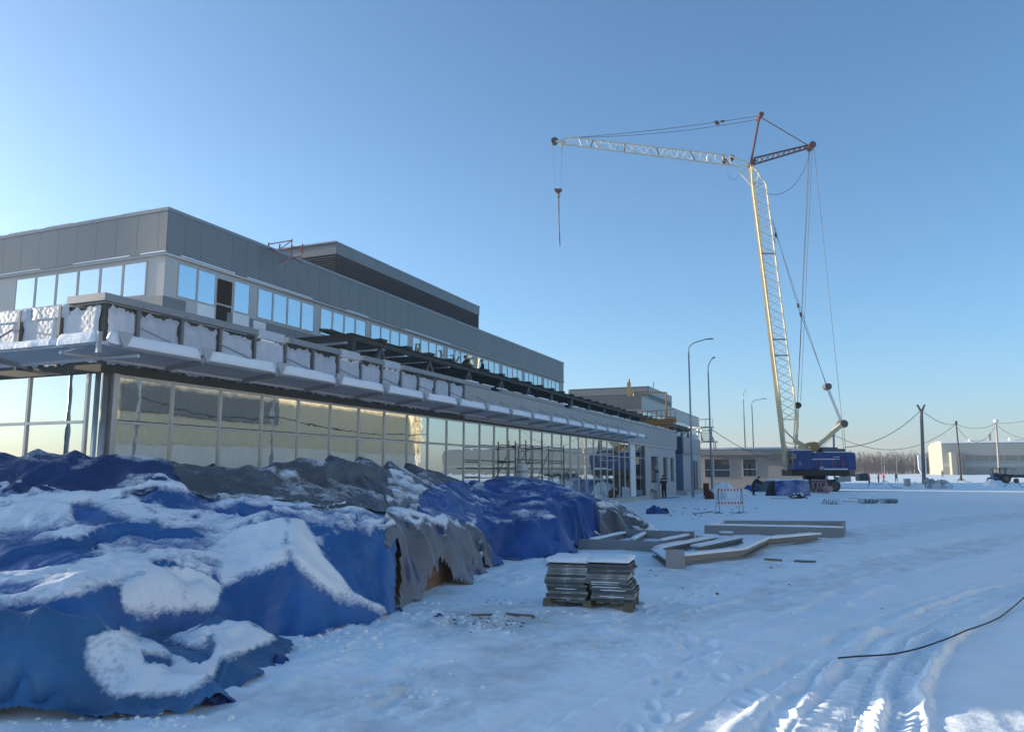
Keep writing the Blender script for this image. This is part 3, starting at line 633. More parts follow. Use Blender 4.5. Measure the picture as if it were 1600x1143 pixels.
# corner column and end-face glazing
MB().tube([(FX - 0.17, Y0 + 0.2, 0), (FX - 0.17, Y0 + 0.2, 3.92)], 0.13, 16).build('corner_column', GALV, gf, True)
MB().box((FX - 0.1, 10.90, 0), (FX + 0.03, 10.97, 3.92)).build('corner_post', ALU, gf)
xm = [FX - 0.42] + [FX - 0.42 - 1.68 * k for k in range(1, 14)]
mulx = MB().box((-0.03, -0.055, 0), (0.03, 0.09, 3.92)).mesh('mullion_end', ALU)
inst('mullion', mulx, gf, (xm[0], Y0 + 0.12, 0))
for k in range(13):
    x1, x0 = xm[k], xm[k + 1]
    inst('mullion', mulx, gf, (x0, Y0 + 0.12, 0))
    MB().box((x0 + 0.032, Y0 + 0.10, 0.0), (x1 - 0.032, Y0 + 0.125, ZT - 0.03)).build('glass_pane', GLE, gf)
    MB().box((x0 + 0.032, Y0 + 0.10, ZT + 0.03), (x1 - 0.032, Y0 + 0.125, 3.91)).build('glass_pane', GLE, gf)
    MB().box((x0 + 0.034, Y0 + 0.06, ZT - 0.028), (x1 - 0.034, Y0 + 0.17, ZT + 0.028)).build('transom', ALU, gf)
MB().box((xm[0] + 0.032, Y0 + 0.10, 0), (FX - 0.06, Y0 + 0.125, 3.91)).build('glass_pane', GLE, gf)

# torn quilted foil insulation between posts, 1.15 m bays
def quilt(Wd, Hh, seed, tear=2.0, soft=1.0):
    nx_, nz_ = 44, 44
    a = np.linspace(0, 1, nx_); c = np.linspace(0, 1, nz_); P, Q = np.meshgrid(a, c, indexing='ij')
    ex = 0.03 * tear * (fbm(Q * 5 + seed, Q * 0 + seed * 3.1, 3, 5) - 0.15); ex2 = 0.03 * tear * (fbm(Q * 5 + seed * 7, Q * 0 + 9, 3, 6) - 0.15)
    ez = 0.08 * tear * (fbm(P * 6 + seed * 2, P * 0 + 4, 3, 7) - 0.2); ez2 = 0.05 * tear * (fbm(P * 6 + seed * 5, P * 0 + 8, 3, 8) - 0.2)
    Yq = Wd * (ex * 2 + P * (1 - 2 * ex - 2 * ex2)); Zq = Hh * (ez2 + Q * (1 - ez - ez2))
    edge = np.minimum(np.minimum(P, 1 - P), np.minimum(Q, 1 - Q))
    puff = 0.045 * sstep(0, 0.12, edge) + 0.03 * (fbm(Yq * 3 + seed, Zq * 3, 3, 9) - 0.5)
    d1 = np.abs(((Yq + Zq) / 0.17) % 1 - 0.5); d2 = np.abs(((Yq - Zq) / 0.17) % 1 - 0.5)
    puff -= 0.009 * (sstep(0.38, 0.5, d1) + sstep(0.38, 0.5, d2))
    return puff * soft, Yq, Zq
posts = [11.4 + 1.15 * i for i in range(-1, 14)]; posts[0] = Y0 + 0.05
def quilt_obj(y, wd, z, h, seed, axis='y', parent=gf):
    X_, Yq, Zq = quilt(wd, h, seed, 2.0, 1.0 if axis == 'y' else 0.35)
    if axis == 'y': me = gridmesh('insulation_quilt', X_, Yq, Zq, FOIL); pos = (FX - 0.03, y, z)
    else: me = gridmesh('insulation_quilt', -Yq, -X_, Zq, FOIL); pos = (y, Y0 + 0.04, z)
    return link(bpy.data.objects.new('insulation_quilt', me), parent, pos)
postm = MB().box((-0.02, -0.035, 0), (0.05, 0.035, 1.24)).mesh('post', mat('dull_post', (0.16, 0.165, 0.165), 0.6))
for i in range(len(posts) - 1):
    y, wd = posts[i], posts[i + 1] - posts[i]
    if i: inst('post', postm, gf, (FX - 0.03, y, 4.08))
    quilt_obj(y + 0.03, wd - 0.06, 4.09, 1.21, i * 3.7 + 1)
for i in range(14, 22):      # visible only below the canopy further on
    y = 11.4 + 1.15 * (i - 1); quilt_obj(y + 0.08, 0.99, 4.02, 0.4, i * 2.3 + 1)
for i in range(14):
    x = FX - 0.06 - 1.2 * i
    if i: inst('post', MB().box((-0.035, -0.05, 0), (0.035, 0.02, 1.24)).mesh('post_end', MATS['dull_post']), gf, (x, Y0 + 0.04, 4.08))
    quilt_obj(x - 0.05, 1.1, 4.09, 1.19, i * 5.1 + 60, 'x')
# coping, with lengths still missing where the foil shows
copm = MB().box((-0.05, 0.004, 0), (0.10, 1.146, 0.15)).mesh('coping', COPING)
for i in range(-1, 48):
    y = 11.4 + 1.15 * i
    if i == -1: MB().box((FX - 0.05, Y0 - 0.1, 5.31), (FX + 0.1, 11.396, 5.46)).build('coping', COPING, gf); continue
    if i in (3, 6, 8):
        X_, Yq, Zq = quilt(1.1, 0.26, i * 1.3, 0.7)
        link(bpy.data.objects.new('insulation_quilt', gridmesh('insulation_quilt', X_, Yq, Zq, FOIL)), gf, (FX, y + 0.03, 5.26)); continue
    if i in (15, 23): continue
    inst('coping', copm, gf, (FX, y, 5.31))
MB().box((FX - 0.95, Y0 - 0.1, 5.31), (FX - 0.054, Y0 + 0.05, 5.46)).build('coping', COPING, gf)
for i in range(10):
    X_, Yq, Zq = quilt(1.15, 0.30, i * 2.9 + 5, 1.3, 0.4)
    link(bpy.data.objects.new('insulation_quilt', gridmesh('insulation_quilt', -Yq, -X_, Zq, FOIL)), gf, (FX - 1.0 - 1.12 * i, Y0 + 0.02, 5.06))
# finished fascia panels on the far part
pan = MB().box((-0.05, 0.006, 0), (0.06, 1.144, 1.31)).mesh('fascia', FASC)
ys_p = 11.4 + 1.15 * 13
k = 0
while ys_p + 1.15 * k < Y1 - 0.3:
    inst('fascia_panel', pan, gf, (FX, ys_p + 1.15 * k, 3.995)); k += 1
MB().box((FX - 0.05, ys_p + 1.15 * k + 0.006, 3.995), (FX + 0.06, Y1 + 0.06, 5.305)).build('fascia_panel', FASC, gf)
for k in range(26):
    y = ys_p + 1.6 * k + random.uniform(0, .3)
    MB().box((FX - 0.08, y, 5.462), (FX + 0.08, y + random.uniform(.7, 1.25), 5.462 + random.uniform(.03, .07))).build('coping_snow', SNOW, gf)
MB().box((FX - 0.02, 51.0, 3.90), (FX + 0.12, Y1, 3.98)).build('drip_edge', ALU, gf)

# sunshade canopy: louvre slats between gussets, with a rounded cushion of snow on its lip
XO, XI, ZO, ZI = -11.9, -12.92, 4.29, 4.17
PIT = 2.28; gk = [9.66 + PIT * k for k in range(19)]
can = MB()
for z, x in ((ZO - 0.03, XO - 0.02), (ZI - 0.03, XI)): can.bar((x, 9.6, z), (x, gk[-1], z), 0.06, 0.06)
for z, y in ((ZO - 0.03, Y0 - 1.0), (ZI - 0.03, Y0 - 0.15)): can.bar((-30, y, z), (XO - 0.05, y, z), 0.06, 0.06)
canopy = can.build('canopy', LOUV, term)
slat_dir = Vector((XO - XI, 0, ZO - ZI)); nS = 6
sl = MB(); hw = slat_dir.length / nS * 0.46; tdir = slat_dir.normalized(); nrm = Vector((-tdir.z, 0, tdir.x))
sl.obox((0, PIT / 2, 0), tdir * hw, (0, PIT / 2 - 0.02, 0), nrm * 0.012); slm = sl.mesh('slat', LOUV)
gus = MB().prism([(0.0, -0.17, 0.13), (0.0, 0.17, 0.13), (0.0, 0.03, -0.15), (0.0, -0.03, -0.15)], (0.02, 0, 0)).mesh('gusset', GALV)
brk = MB().bar((XO + 0.0 - XO, 0, -0.06), (FX - XO, 0, -0.16), 0.05, 0.12).mesh('bracket', GALV)
rod = MB().tube([(0, 0, 0), (FX - XO, -0.55, 0.62)], 0.018, 6).mesh('tie_rod', GALV)
def snow_roll(L, seed, h=0.21, wdt=0.2):
    a = np.linspace(0, L, 30); t = np.linspace(-0.2, math.pi * 1.1, 14); P, Q = np.meshgrid(a, t, indexing='ij')
    end = np.clip(np.minimum(P, L - P) / 0.07, 0, 1) ** 0.5
    nr = 1 + 0.22 * (fbm(P * 3 + seed, Q * 0.8, 3, 12) - 0.5)
    return wdt * 0.55 * np.cos(Q) * end * nr, P, h * np.sin(Q) * end * nr
for k in range(18):
    y = gk[k]
    for j in range(nS):
        c = Vector((XI, y, ZI)) + slat_dir * ((j + 0.5) / nS); inst('louvre_slat', slm, canopy, c)
    inst('gusset', gus, canopy, (XO + 0.15, y + (0 if k else 0.3), ZO + 0.07)); 
    if k: inst('bracket', brk, canopy, (XO, y + 0.03, ZO))
    if k: inst('tie_rod', rod, canopy, (XO, y, ZO + 0.02))
    hh = 0.19 if k < 11 else 0.17
    X_, Y_, Z_ = snow_roll(PIT - 0.10, k * 3.3, hh)
    link(bpy.data.objects.new('snow_cushion', gridmesh('snow_cushion', X_, Y_, Z_, SNOW)), canopy, (XO, y + 0.05, ZO))
    X2 = np.linspace(XI + 0.05, XO, 8); Y2 = np.linspace(0.06, PIT - 0.06, 16); P, Q = np.meshgrid(X2, Y2, indexing='ij')
    Z2 = ZI + (P - XI) / (XO - XI) * (ZO - ZI) + 0.03 + 0.07 * fbm(P * 2 + k, Q * 2, 3, 14)
    link(bpy.data.objects.new('canopy_snow', gridmesh('canopy_snow', P, Q + y, Z2, SNOW)), canopy, (0, 0, 0))
MB().box((XO - 0.01, gk[-1] - 0.02, ZO - 0.06), (XO + 0.2, gk[-1] + 0.5, ZO + 0.02)).build('end_cap', GALV, canopy)
# end face of the canopy
slx = MB().obox((-PIT / 2, 0, 0), (PIT / 2 - 0.02, 0, 0), (0, -0.075, 0.010), (0, 0.0016, 0.012)).mesh('slat_end', LOUV)
for k in range(7):
    x = XI - PIT * k
    for j in range(6):
        t = (j + 0.5) / 6; inst('louvre_slat', slx, canopy, (x, Y0 - 0.15 - 0.85 * t, ZI + (ZO - ZI) * t + 0.02 * 0))
    if k: inst('bracket', MB().bar((0, 0, -0.06), (0, 1.0, -0.16), 0.05, 0.12).mesh('bracket_end', GALV), canopy, (x, Y0 - 1.0, ZO))
    if k: inst('tie_rod', MB().tube([(0, 0, 0), (-0.55, 1.0, 0.62)], 0.018, 6).mesh('tie_rod_end', GALV), canopy, (x, Y0 - 1.0, ZO + 0.02))
    X_, Y_, Z_ = snow_roll(PIT - 0.1, k * 3.3 + 40, 0.13)
    link(bpy.data.objects.new('snow_cushion', gridmesh('snow_cushion', -Y_, -X_, Z_, SNOW)), canopy, (x - 0.05, Y0 - 1.0, ZO))
X_, Y_, Z_ = snow_roll(1.0, 77, 0.18); link(bpy.data.objects.new('snow_cushion', gridmesh('snow_cushion', -Y_, -X_, Z_, SNOW)), canopy, (XO - 0.04, Y0 - 1.0, ZO))
MB().box((XO - 0.05, Y0 - 1.06, ZI - 0.1), (XO + 0.0, Y0 - 0.98, ZO + 0.16)).build('corner_plate', GALV, canopy)

# upper storey
us = MB().box((-62, UY0, 5.3), (UX, UY1, 12.22)).build('upper_storey', LGREY, term)
pl = MB().box((-0.004, 0.006, 0), (0.035, 0.875, 1.66)).mesh('clad_long', CLAD)
npan = int((UY1 - UY0) / 0.881); pw = (UY1 - UY0) / npan
pl = MB().box((0.0, 0.006, 0), (0.035, pw - 0.006, 1.69)).mesh('clad_long', CLAD)
for k in range(npan): inst('cladding_panel', pl, us, (UX, UY0 + pw * k, 10.54))
pe = MB().box((0.006, -0.035, 0), (1.139, 0.0, 1.69)).mesh('clad_end', CLAD)
inst('cladding_panel', MB().box((0, -0.035, 0), (0.454, 0, 1.69)).mesh('clad_corner', CLAD), us, (UX - 0.46 + 0.035, UY0, 10.54))
for k in range(21): inst('cladding_panel', pe, us, (UX - 0.43 - 1.145 * (k + 1), UY0, 10.54))
cp1 = MB().box((-0.3, 0.004, 0), (0.06, 1.996, 0.14)).mesh('coping_long', COPING)
for k in range(23): inst('coping', cp1, us, (UX, UY0 - 0.06 + 2.0 * k, 12.236))
MB().box((UX - 0.3, UY0 - 0.06 + 46.004, 12.236), (UX + 0.06, UY1 + 0.06, 12.376)).build('coping', COPING, us)
cp2 = MB().box((-1.996, -0.06, 0), (-0.004, 0.24, 0.14)).mesh('coping_end', COPING)
for k in range(16): inst('coping', cp2, us, (UX - 0.3 - 2.0 * k, UY0, 12.236))
MB().box((-62, UY0 + 0.25, 12.222), (UX - 0.31, UY1, 12.30)).build('roof_snow', SNOW, us)
for k in range(14):
    x = UX - 1 - 2.2 * k; MB().box((x - random.uniform(.9, 2.0), UY0 - 0.04, 12.378), (x, UY0 + 0.2, 12.378 + random.uniform(.02, .05))).build('coping_snow', SNOW, us)
MB().tube([(UX + 0.10, UY0 - 0.1, 10.475), (UX + 0.10, UY1, 10.475)], 0.055, 8).tube([(-62, UY0 - 0.10, 10.475), (UX + 0.1, UY0 - 0.10, 10.475)], 0.055, 8).build('eave_pipe', ALU, us, True)
for a, c in ((22.6, 25.6), (26.4, 31), (34, 36), (40, 46)): MB().box((UX + 0.05, a, 10.532), (UX + 0.15, c, 10.575)).build('eave_snow', SNOW, us)
for a, c in ((-25.2, -23.9), (-29, -25.8), (-36, -31)): MB().box((a, UY0 - 0.15, 10.532), (c, UY0 - 0.05, 10.575)).build('eave_snow', SNOW, us)
WZ0, WZ1 = 8.90, 10.30
def win(parent, axis, p, a, c, z0, z1, g=GLU):
    if axis == 'y':
        MB().box((p + 0.004, a + 0.05, z0 + 0.05), (p + 0.016, c - 0.05, z1 - 0.05)).build('window_pane', g, parent)
        f = MB()
        for y in (a, c - 0.05): f.box((p, y, z0), (p + 0.035, y + 0.05, z1))
        for z in (z0, z1 - 0.05): f.box((p, a + 0.05, z), (p + 0.035, c - 0.05, z + 0.05))
    else:
        MB().box((a + 0.05, p - 0.016, z0 + 0.05), (c - 0.05, p - 0.004, z1 - 0.05)).build('window_pane', g, parent)
        f = MB()
        for x in (a, c - 0.05): f.box((x, p - 0.035, z0), (x + 0.05, p, z1))
        for z in (z0, z1 - 0.05): f.box((a + 0.05, p - 0.035, z), (c - 0.05, p, z + 0.05))
    f.build('window_frame', LGREY, parent)
for m in range(10):
    ym = 22.6 + 4.62 * m
    for q in range(4):
        a = ym + 1.035 * q
        if m == 0 and q == 2:
            MB().box((UX, a + 0.08, 8.28), (UX + 0.02, a + 0.94, 9.02)).build('door_opening', DARKIN, us)
            MB().box((UX, a + 0.08, 9.10), (UX + 0.02, a + 0.94, 10.15)).build('door_opening', DARKIN, us); continue
        win(us, 'y', UX, a, a + 1.025, WZ0, WZ1)
for q in range(24):
    if q % 7 == 6: continue
    win(us, 'x', UY0, UX - 0.92 - 1.285 * (q + 1), UX - 0.92 - 1.285 * q - 0.02, WZ0 - 0.02, WZ1)
sp = MB().box((0, 0.005, 0), (0.03, 1.13, 2.9)).mesh('spandrel', CLAD)
for k in range(41):
    if k in (1, 2): continue
    inst('spandrel_panel', sp, us, (UX, UY0 + 1.14 * k, 5.9))
spx = MB().box((0.005, -0.03, 0), (1.13, 0, 2.9)).mesh('spandrel_end', CLAD)
for k in range(16): inst('spandrel_panel', spx, us, (UX - 1.14 * (k + 1) + 0.03, UY0, 5.9))
for a, c, z0, z1 in ((23.7, 24.6, 8.22, 8.87), (25.7, 26.7, 8.12, 8.87), (27.0, 27.8, 7.6, 8.75), (24.3, 26.6, 6.9, 8.15)):
    MB().box((UX, a, z0), (UX + 0.05, c, z1)).build('loose_board', WHITE, us)
FOAM = mat('cured_foam', (0.55, 0.47, 0.25), 0.8)
for (yb, pts) in ((41.5, [(0, 9.2), (.1, 9.9), (.5, 9.95), (.45, 9.6), (.1, 9.6), (.7, 9.3)]), (44.6, [(0, 9.9), (.2, 9.95), (.3, 9.6), (.2, 9.3)]), (46.2, [(0, 9.8), (.4, 9.9), (.5, 9.6), (.1, 9.5), (.5, 9.3), (.9, 9.5), (1.3, 9.9)])):
    MB().tube([(UX + 0.05, yb + a, z) for a, z in pts], 0.05, 6).build('foam_residue', FOAM, us, True)

# plant room on the roof
pr = MB().box((-46, 39.9, 12.2), (-29.0, 61.2, 16.45)).build('plant_room', mat('plant_wall', (0.04, 0.047, 0.055), 0.8), term)
bm_ = MB().box((0, 0.006, 0), (0.08, 1.512, 0.72)).mesh('plant_band', CLAD)
for k in range(14): inst('cladding_panel', bm_, pr, (-29.0, 39.9 + 1.52 * k, 15.76))
bx_ = MB().box((-1.474, -0.08, 0), (-0.006, 0, 0.72)).mesh('plant_band_end', CLAD)
for k in range(11): inst('cladding_panel', bx_, pr, (-28.92 - 1.48 * k, 39.9, 15.76))
MB().box((-46, 39.7, 16.482), (-28.9, 61.3, 16.58)).build('coping', COPING, pr)
lz = MB().obox((0, 10.6, 0), (0.05, 0, -0.04), (0, 10.6, 0), (0.006, 0, 0.0075)).mesh('louvre_long', LVDARK)
lx = MB().obox((-8.5, 0, 0), (8.5, 0, 0), (0, -0.05, -0.04), (0, -0.006, 0.0075)).mesh('louvre_end', mat('louvre_pale', (0.15, 0.155, 0.155), 0.45, 0.3))
for k in range(23):
    inst('louvre_slat', lz, pr, (-28.94, 39.9, 12.3 + 0.15 * k)); inst('louvre_slat', lx, pr, (-29.0, 39.85, 12.3 + 0.15 * k))

# service block closing the end of the front block, with a blue side face
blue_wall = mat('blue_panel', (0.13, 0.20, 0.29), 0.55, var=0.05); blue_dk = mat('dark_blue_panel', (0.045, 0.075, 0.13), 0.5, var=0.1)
ann = thing('annex_building', (FX, 71.0, 0), 'farther grey and beige building block with a dark louvred roof house, beyond the glass front', 'building')
aw = MB().box((-60, 71.0, -0.2), (FX - 0.04, 80.3, 5.15)).build('lower_wall', LGREY, ann)
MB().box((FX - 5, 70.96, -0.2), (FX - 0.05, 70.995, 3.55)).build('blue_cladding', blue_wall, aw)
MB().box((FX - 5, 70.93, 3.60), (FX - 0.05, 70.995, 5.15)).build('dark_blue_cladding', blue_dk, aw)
for k in range(5):
    a = 71.02 + 1.86 * k
    MB().box((FX - 0.035, a, 3.75), (FX + 0.03, a + 1.84, 5.18)).build('fascia_panel', FASC, aw)
MB().tube([(FX + 0.1, 71.0, 3.62), (FX + 0.1, 74.4, 3.62), (FX + 0.1, 74.6, 3.4), (FX + 0.1, 74.6, 0.2)], 0.06, 8).build('drain_pipe', GALV, aw, True)
for a, c in ((75.6, 76.6), (77.3, 78.1)):
    MB().box((FX - 0.035, a, 0.35), (FX + 0.0, c, 3.0)).build('door', STEELDK, aw)
    MB().box((FX - 0.03, a - 0.1, 0.35), (FX + 0.04, a - 0.002, 3.1)).box((FX - 0.03, c + 0.002, 0.35), (FX + 0.04, c + 0.1, 3.1)).build('door_frame', ALU, aw)
MB().box((FX - 1, Y1 + 0.02, -0.2), (FX + 0.9, 80.3, 0.30)).box((FX - 0.9, Y1 + 0.1, 0.302), (FX + 0.8, 80.2, 0.36)).build('plinth_step', LGREY, aw)
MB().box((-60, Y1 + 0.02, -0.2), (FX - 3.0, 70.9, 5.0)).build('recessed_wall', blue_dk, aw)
MB().box((-60, 80.32, -0.2), (-18.0, 91.5, 5.0)).build('rear_wall', LGREY, ann)
au = MB().box((-62, 101.0, 5.0), (UX, 146.0, 11.8)).build('upper_storey', LGREY, ann)
apn = MB().box((0, 0.01, 0), (0.06, 1.48, 1.62)).mesh('annex_clad', mat('silver_cladding', (0.27, 0.285, 0.30), 0.4, 0.3, var=0.05))
for k in range(30): inst('cladding_panel', apn, au, (UX, 101.0 + 1.5 * k, 10.25))
apx = MB().box((-1.49, -0.06, 0), (-0.01, 0, 1.62)).mesh('annex_clad_end', CLAD)
for k in range(24): inst('cladding_panel', apx, au, (UX + 0.05 - 1.5 * k, 101.0, 10.25))
MB().box((-62, 100.9, 11.872), (UX + 0.1, 146, 12.0)).build('coping', COPING, au)
for k in range(28): win(au, 'y', UX, 101.6 + 1.55 * k, 103.1 + 1.55 * k, 8.6, 10.1)
for k in range(10): win(au, 'x', 101.0, UX - 2 - 1.6 * k, UX - 0.5 - 1.6 * k, 8.6, 10.1)
rh = MB().box((-40, 118.6, 12.0), (-27.0, 136.5, 14.0)).build('roof_house', mat('plant_wall2', (0.05, 0.055, 0.06), 0.7), ann)
for k in range(12): MB().box((-27.0, 118.6 + 1.49 * k + .01, 14.02), (-26.92, 118.6 + 1.49 * (k + 1) - .01, 15.1)).build('cladding_panel', FASC, rh)
for k in range(8): MB().box((-26.95 - 1.6 * (k + 1) + .01, 118.5, 13.2), (-26.95 - 1.6 * k - .01, 118.58, 15.1)).build('cladding_panel', CLAD, rh)
MB().box((-40, 118.4, 14.0), (-27.05, 136.5, 15.0)).box((-40, 118.4, 15.102), (-26.85, 136.6, 15.2)).build('coping', COPING, rh)
for k in range(11): MB().box((-27.0, 118.9 + 1.6 * k, 12.2), (-26.95, 120.35 + 1.6 * k, 13.9)).build('louvre_panel', LVDARK, rh)
MB().box((-33.5, 118.3, 12.4), (-31, 118.48, 13.2)).build('roof_light', WHITE, rh)
OCH = mat('ochre_pipe', (0.42, 0.24, 0.08), 0.6)
c0 = A(983, 618, 112); MB().box((c0.x - .22, c0.y - .22, 11.9), (c0.x + .22, c0.y + .22, A(983, 597, 112).z)).build('chimney', OCH, rh)
MB().tube([c0 + UP * 1.5, A(983, 592, 112)], 0.12, 6).build('flue', STEELDK, rh)
p1, p2, p3 = A(990, 616, 98), A(991, 613, 98), A(1041, 612, 98)
MB().tube([A(990, 618, 98), A(990, 613, 98), A(1041, 613, 98), A(1042, 655, 98)], 0.11, 6).build('gas_pipe', OCH, au, True)
MB().tube([A(1021, 605, 112), A(1021, 596, 112)], 0.05, 5).build('antenna', STEELDK, rh)

# unseen block added beyond the left edge of the frame; its roof line throws the shade that covers the near yard
bh = thing('shade_block', (-60, -5, 0), 'plain grey block added outside the left edge of the picture to shade the near yard', 'building')
MB().box((-80, 5.5, -0.2), (-60.1, 10.4, 8.80)).build('tall_part', CLAD, bh); MB().box((-80, -12, -0.2), (-60.15, 5.498, 8.2)).build('low_part', LGREY, bh)
MB().box((-62, 5.55, 8.802), (-60.05, 10.4, 8.90)).build('coping', COPING, bh)
# hidden block added behind the upper storey to shade the mirrored warehouse
rhl = MB().box((-80, 20.5, 5.3), (-48, 83.1, 16.3)).build('hidden_shade_block', CLAD, term); MB().box((-80, 40, 16.302), (-48.3, 83, 19.5)).build('upper_part', CLAD, rhl)

# hall across the yard, to the right of the frame; the glass front mirrors it
hall = thing('warehouse', (25.4, 40, 0), 'long cream and white corrugated warehouse across the yard, mirrored in the glass front', 'building')
def corrug(y0, y1, z0, z1, x, pitch, amp):
    n_ = int((y1 - y0) / pitch) * 2; ys_ = np.linspace(y0, y1, n_ + 1); xs_ = x + amp * (np.arange(n_ + 1) % 2)
    m = MB(); m.add([(a, b, z0) for a, b in zip(xs_, ys_)] + [(a, b, z1) for a, b in zip(xs_, ys_)], [(i, n_ + 1 + i, n_ + 2 + i, i + 1) for i in range(n_)]); return m
WLOW = mat('white_corrugated', (0.62, 0.585, 0.52), 0.6, var=0.1, scale=0.5); GREYC = mat('grey_corrugated', (0.15, 0.155, 0.155), 0.6, var=0.06)
corrug(-20, 91, -0.2, 4.3, 25.35, 0.9, 0.06).build('lower_wall', WLOW, hall)
HCREAM = mat('warehouse_cream', (0.52, 0.46, 0.31), 0.7, var=0.06)
corrug(62, 91, 4.32, 12.6, 25.32, 0.3, 0.035).build('upper_wall', HCREAM, hall)
corrug(-20, 62, 4.32, 6.7, 25.32, 0.3, 0.035).build('upper_wall', HCREAM, hall)
corrug(-20, 62, 6.72, 12.6, 25.15, 0.5, 0.04).build('grey_wall', GREYC, hall)
MB().box((25.45, -20, -0.2), (60, 91, 12.4)).box((25.2, -20, 12.602), (60, 91, 12.75)).build('core', WLOW, hall)

# ================================================================== STEEL ROOF TRUSS
TXX, TZT, TZB = -19.1, 7.75, 5.85
tr = thing('roof_truss', (TXX, 27.6, 5.3), 'dark steel roof truss being erected along the terrace in front of the upper storey', 'truss')
mod = 4.55
MB().ibeam((TXX, 27.4, TZT), (TXX, 110, TZT), 0.26, 0.28).build('top_chord', STEELDK, tr)
MB().ibeam((TXX, 27.4, TZB), (TXX, 110, TZB), 0.24, 0.24).build('bottom_chord', STEELDK, tr)
MB().ibeam((TXX - 3.6, 27.6, TZT - 0.15), (TXX - 3.6, 110, TZT - 0.15), 0.2, 0.26).build('inner_chord', STEELDK, tr)
MB().ibeam((TXX, 27.6, 5.4), (TXX, 27.6, TZT - 0.16), 0.3, 0.3).bar((TXX, 27.6, 5.3), (TXX, 27.6, TZT - .15), 0.26, 0.26).build('end_post', STEELDK, tr)
STEELM = mat('mid_primer_steel', (0.07, 0.085, 0.085), 0.55, 0.2, var=0.25)
dg = MB().bar((0, 0, TZT - 0.16), (0, 0.95, TZB + 0.1), 0.14, 0.14).mesh('diagonal', STEELM)
dg2 = MB().bar((0, 0, TZT - 0.16), (0, -0.95, TZB + 0.1), 0.14, 0.14).mesh('diagonal_b', STEELM)
npl = MB().box((-0.22, -0.26, 0.0), (0.22, 0.26, 0.10)).mesh('node_plate', STEELDK)
xb = MB().ibeam((0, 0, 0), (-4.75, 0, 0), 0.16, 0.30); xb_m = xb.mesh('cross_beam', STEELDK)
xd = MB().bar((0, 0, -0.1), (-2.2, 0, TZB - TZT), 0.1, 0.1).bar((-2.2, 0, TZB - TZT), (-4.6, 0, -0.1), 0.1, 0.1); xd_m = xd.mesh('cross_diagonal', STEELDK)
xbl = MB().ibeam((0, 0, 0), (-4.7, 0, 0), 0.14, 0.24).mesh('lower_cross_beam', STEELDK)
y = 29.85; k = 0
while y < 109:
    inst('diagonal', dg, tr, (TXX + .02, y, 0)); inst('diagonal', dg2, tr, (TXX + .02, y, 0))
    for q in (0, mod / 2):
        inst('node_plate', npl, tr, (TXX, y + q, TZT + 0.145)); inst('cross_beam', xb_m, tr, (TXX - 0.14, y + q, TZT - 0.02))
        inst('lower_cross_beam', xbl, tr, (TXX - 0.14, y + q, TZB - 0.02 + 0.3))
    inst('cross_diagonal', xd_m, tr, (TXX - 0.14, y + 0.16, TZT - 0.1)); y += mod; k += 1
inst('cross_beam', xb_m, tr, (TXX - 0.16, 27.62, TZT - 0.01)); inst('lower_cross_beam', xbl, tr, (TXX - 0.16, 27.62, TZB + 0.5))
# dark sheet added deep in the truss, standing in for its dark interior
MB().box((TXX - 4.7, 40, 6.62), (TXX - 0.5, 110, 6.70)).build('deck', STEELDK, tr)
for i in range(6): MB().bar((TXX - 0.5, 29.0 + 2 * i, TZB + .5), (TXX - 4.5, 31.8 + 2 * i, TZT - .3), 0.1, 0.1).build('brace', STEELDK, tr)
for i in range(4):
    y = 25.6 + 0.30 * i; a = A(501 + 5 * i, 513, 33.5 + i * .05)
    o = MB().tube([(a.x, a.y, TZT + 0.42), (a.x + 0.05, a.y + 2.6, TZT + 0.30)], 0.085, 8).build('steel_tube', STEELDK, None, True)
    tag(o, ['first','second','third','last'][i] + ' from the left of four dark steel tubes laid on the roof truss corner', 'tube', 'steel tubes on the roof truss')

# red scaffold frame on the upper roof
sf = thing('rooftop_scaffold', (UX - 2.0, 33, 12.3), 'slender red scaffold frame standing on the upper roof beside the louvred plant room', 'scaffold')
REDP = mat('red_paint', (0.38, 0.075, 0.05), 0.6); pts_ = [(420, 379), (437, 388), (456, 373), (473, 381)]
ds = [35, 34, 36.5, 35.5]; tops = [A(u, v, d) for (u, v), d in zip(pts_, ds)]
for t in tops: MB().tube([Vector((t.x, t.y, 12.2)), t], 0.035, 6).build('upright', REDP, sf)
for i, j, dz in ((0, 2, .08), (1, 3, .1), (0, 1, .25), (2, 3, .35), (1, 3, .6), (2, 3, .9)):
    MB().tube([tops[i] - UP * dz, tops[j] - UP * dz], 0.028, 6).build('rail', REDP, sf)
MB().tube([tops[0] - UP * .7, tops[2] - UP * .1], 0.025, 6).build('brace', GALV, sf)
MB().tube([tops[1] - UP * .9, tops[3] - UP * .1], 0.025, 6).build('brace', GALV, sf)

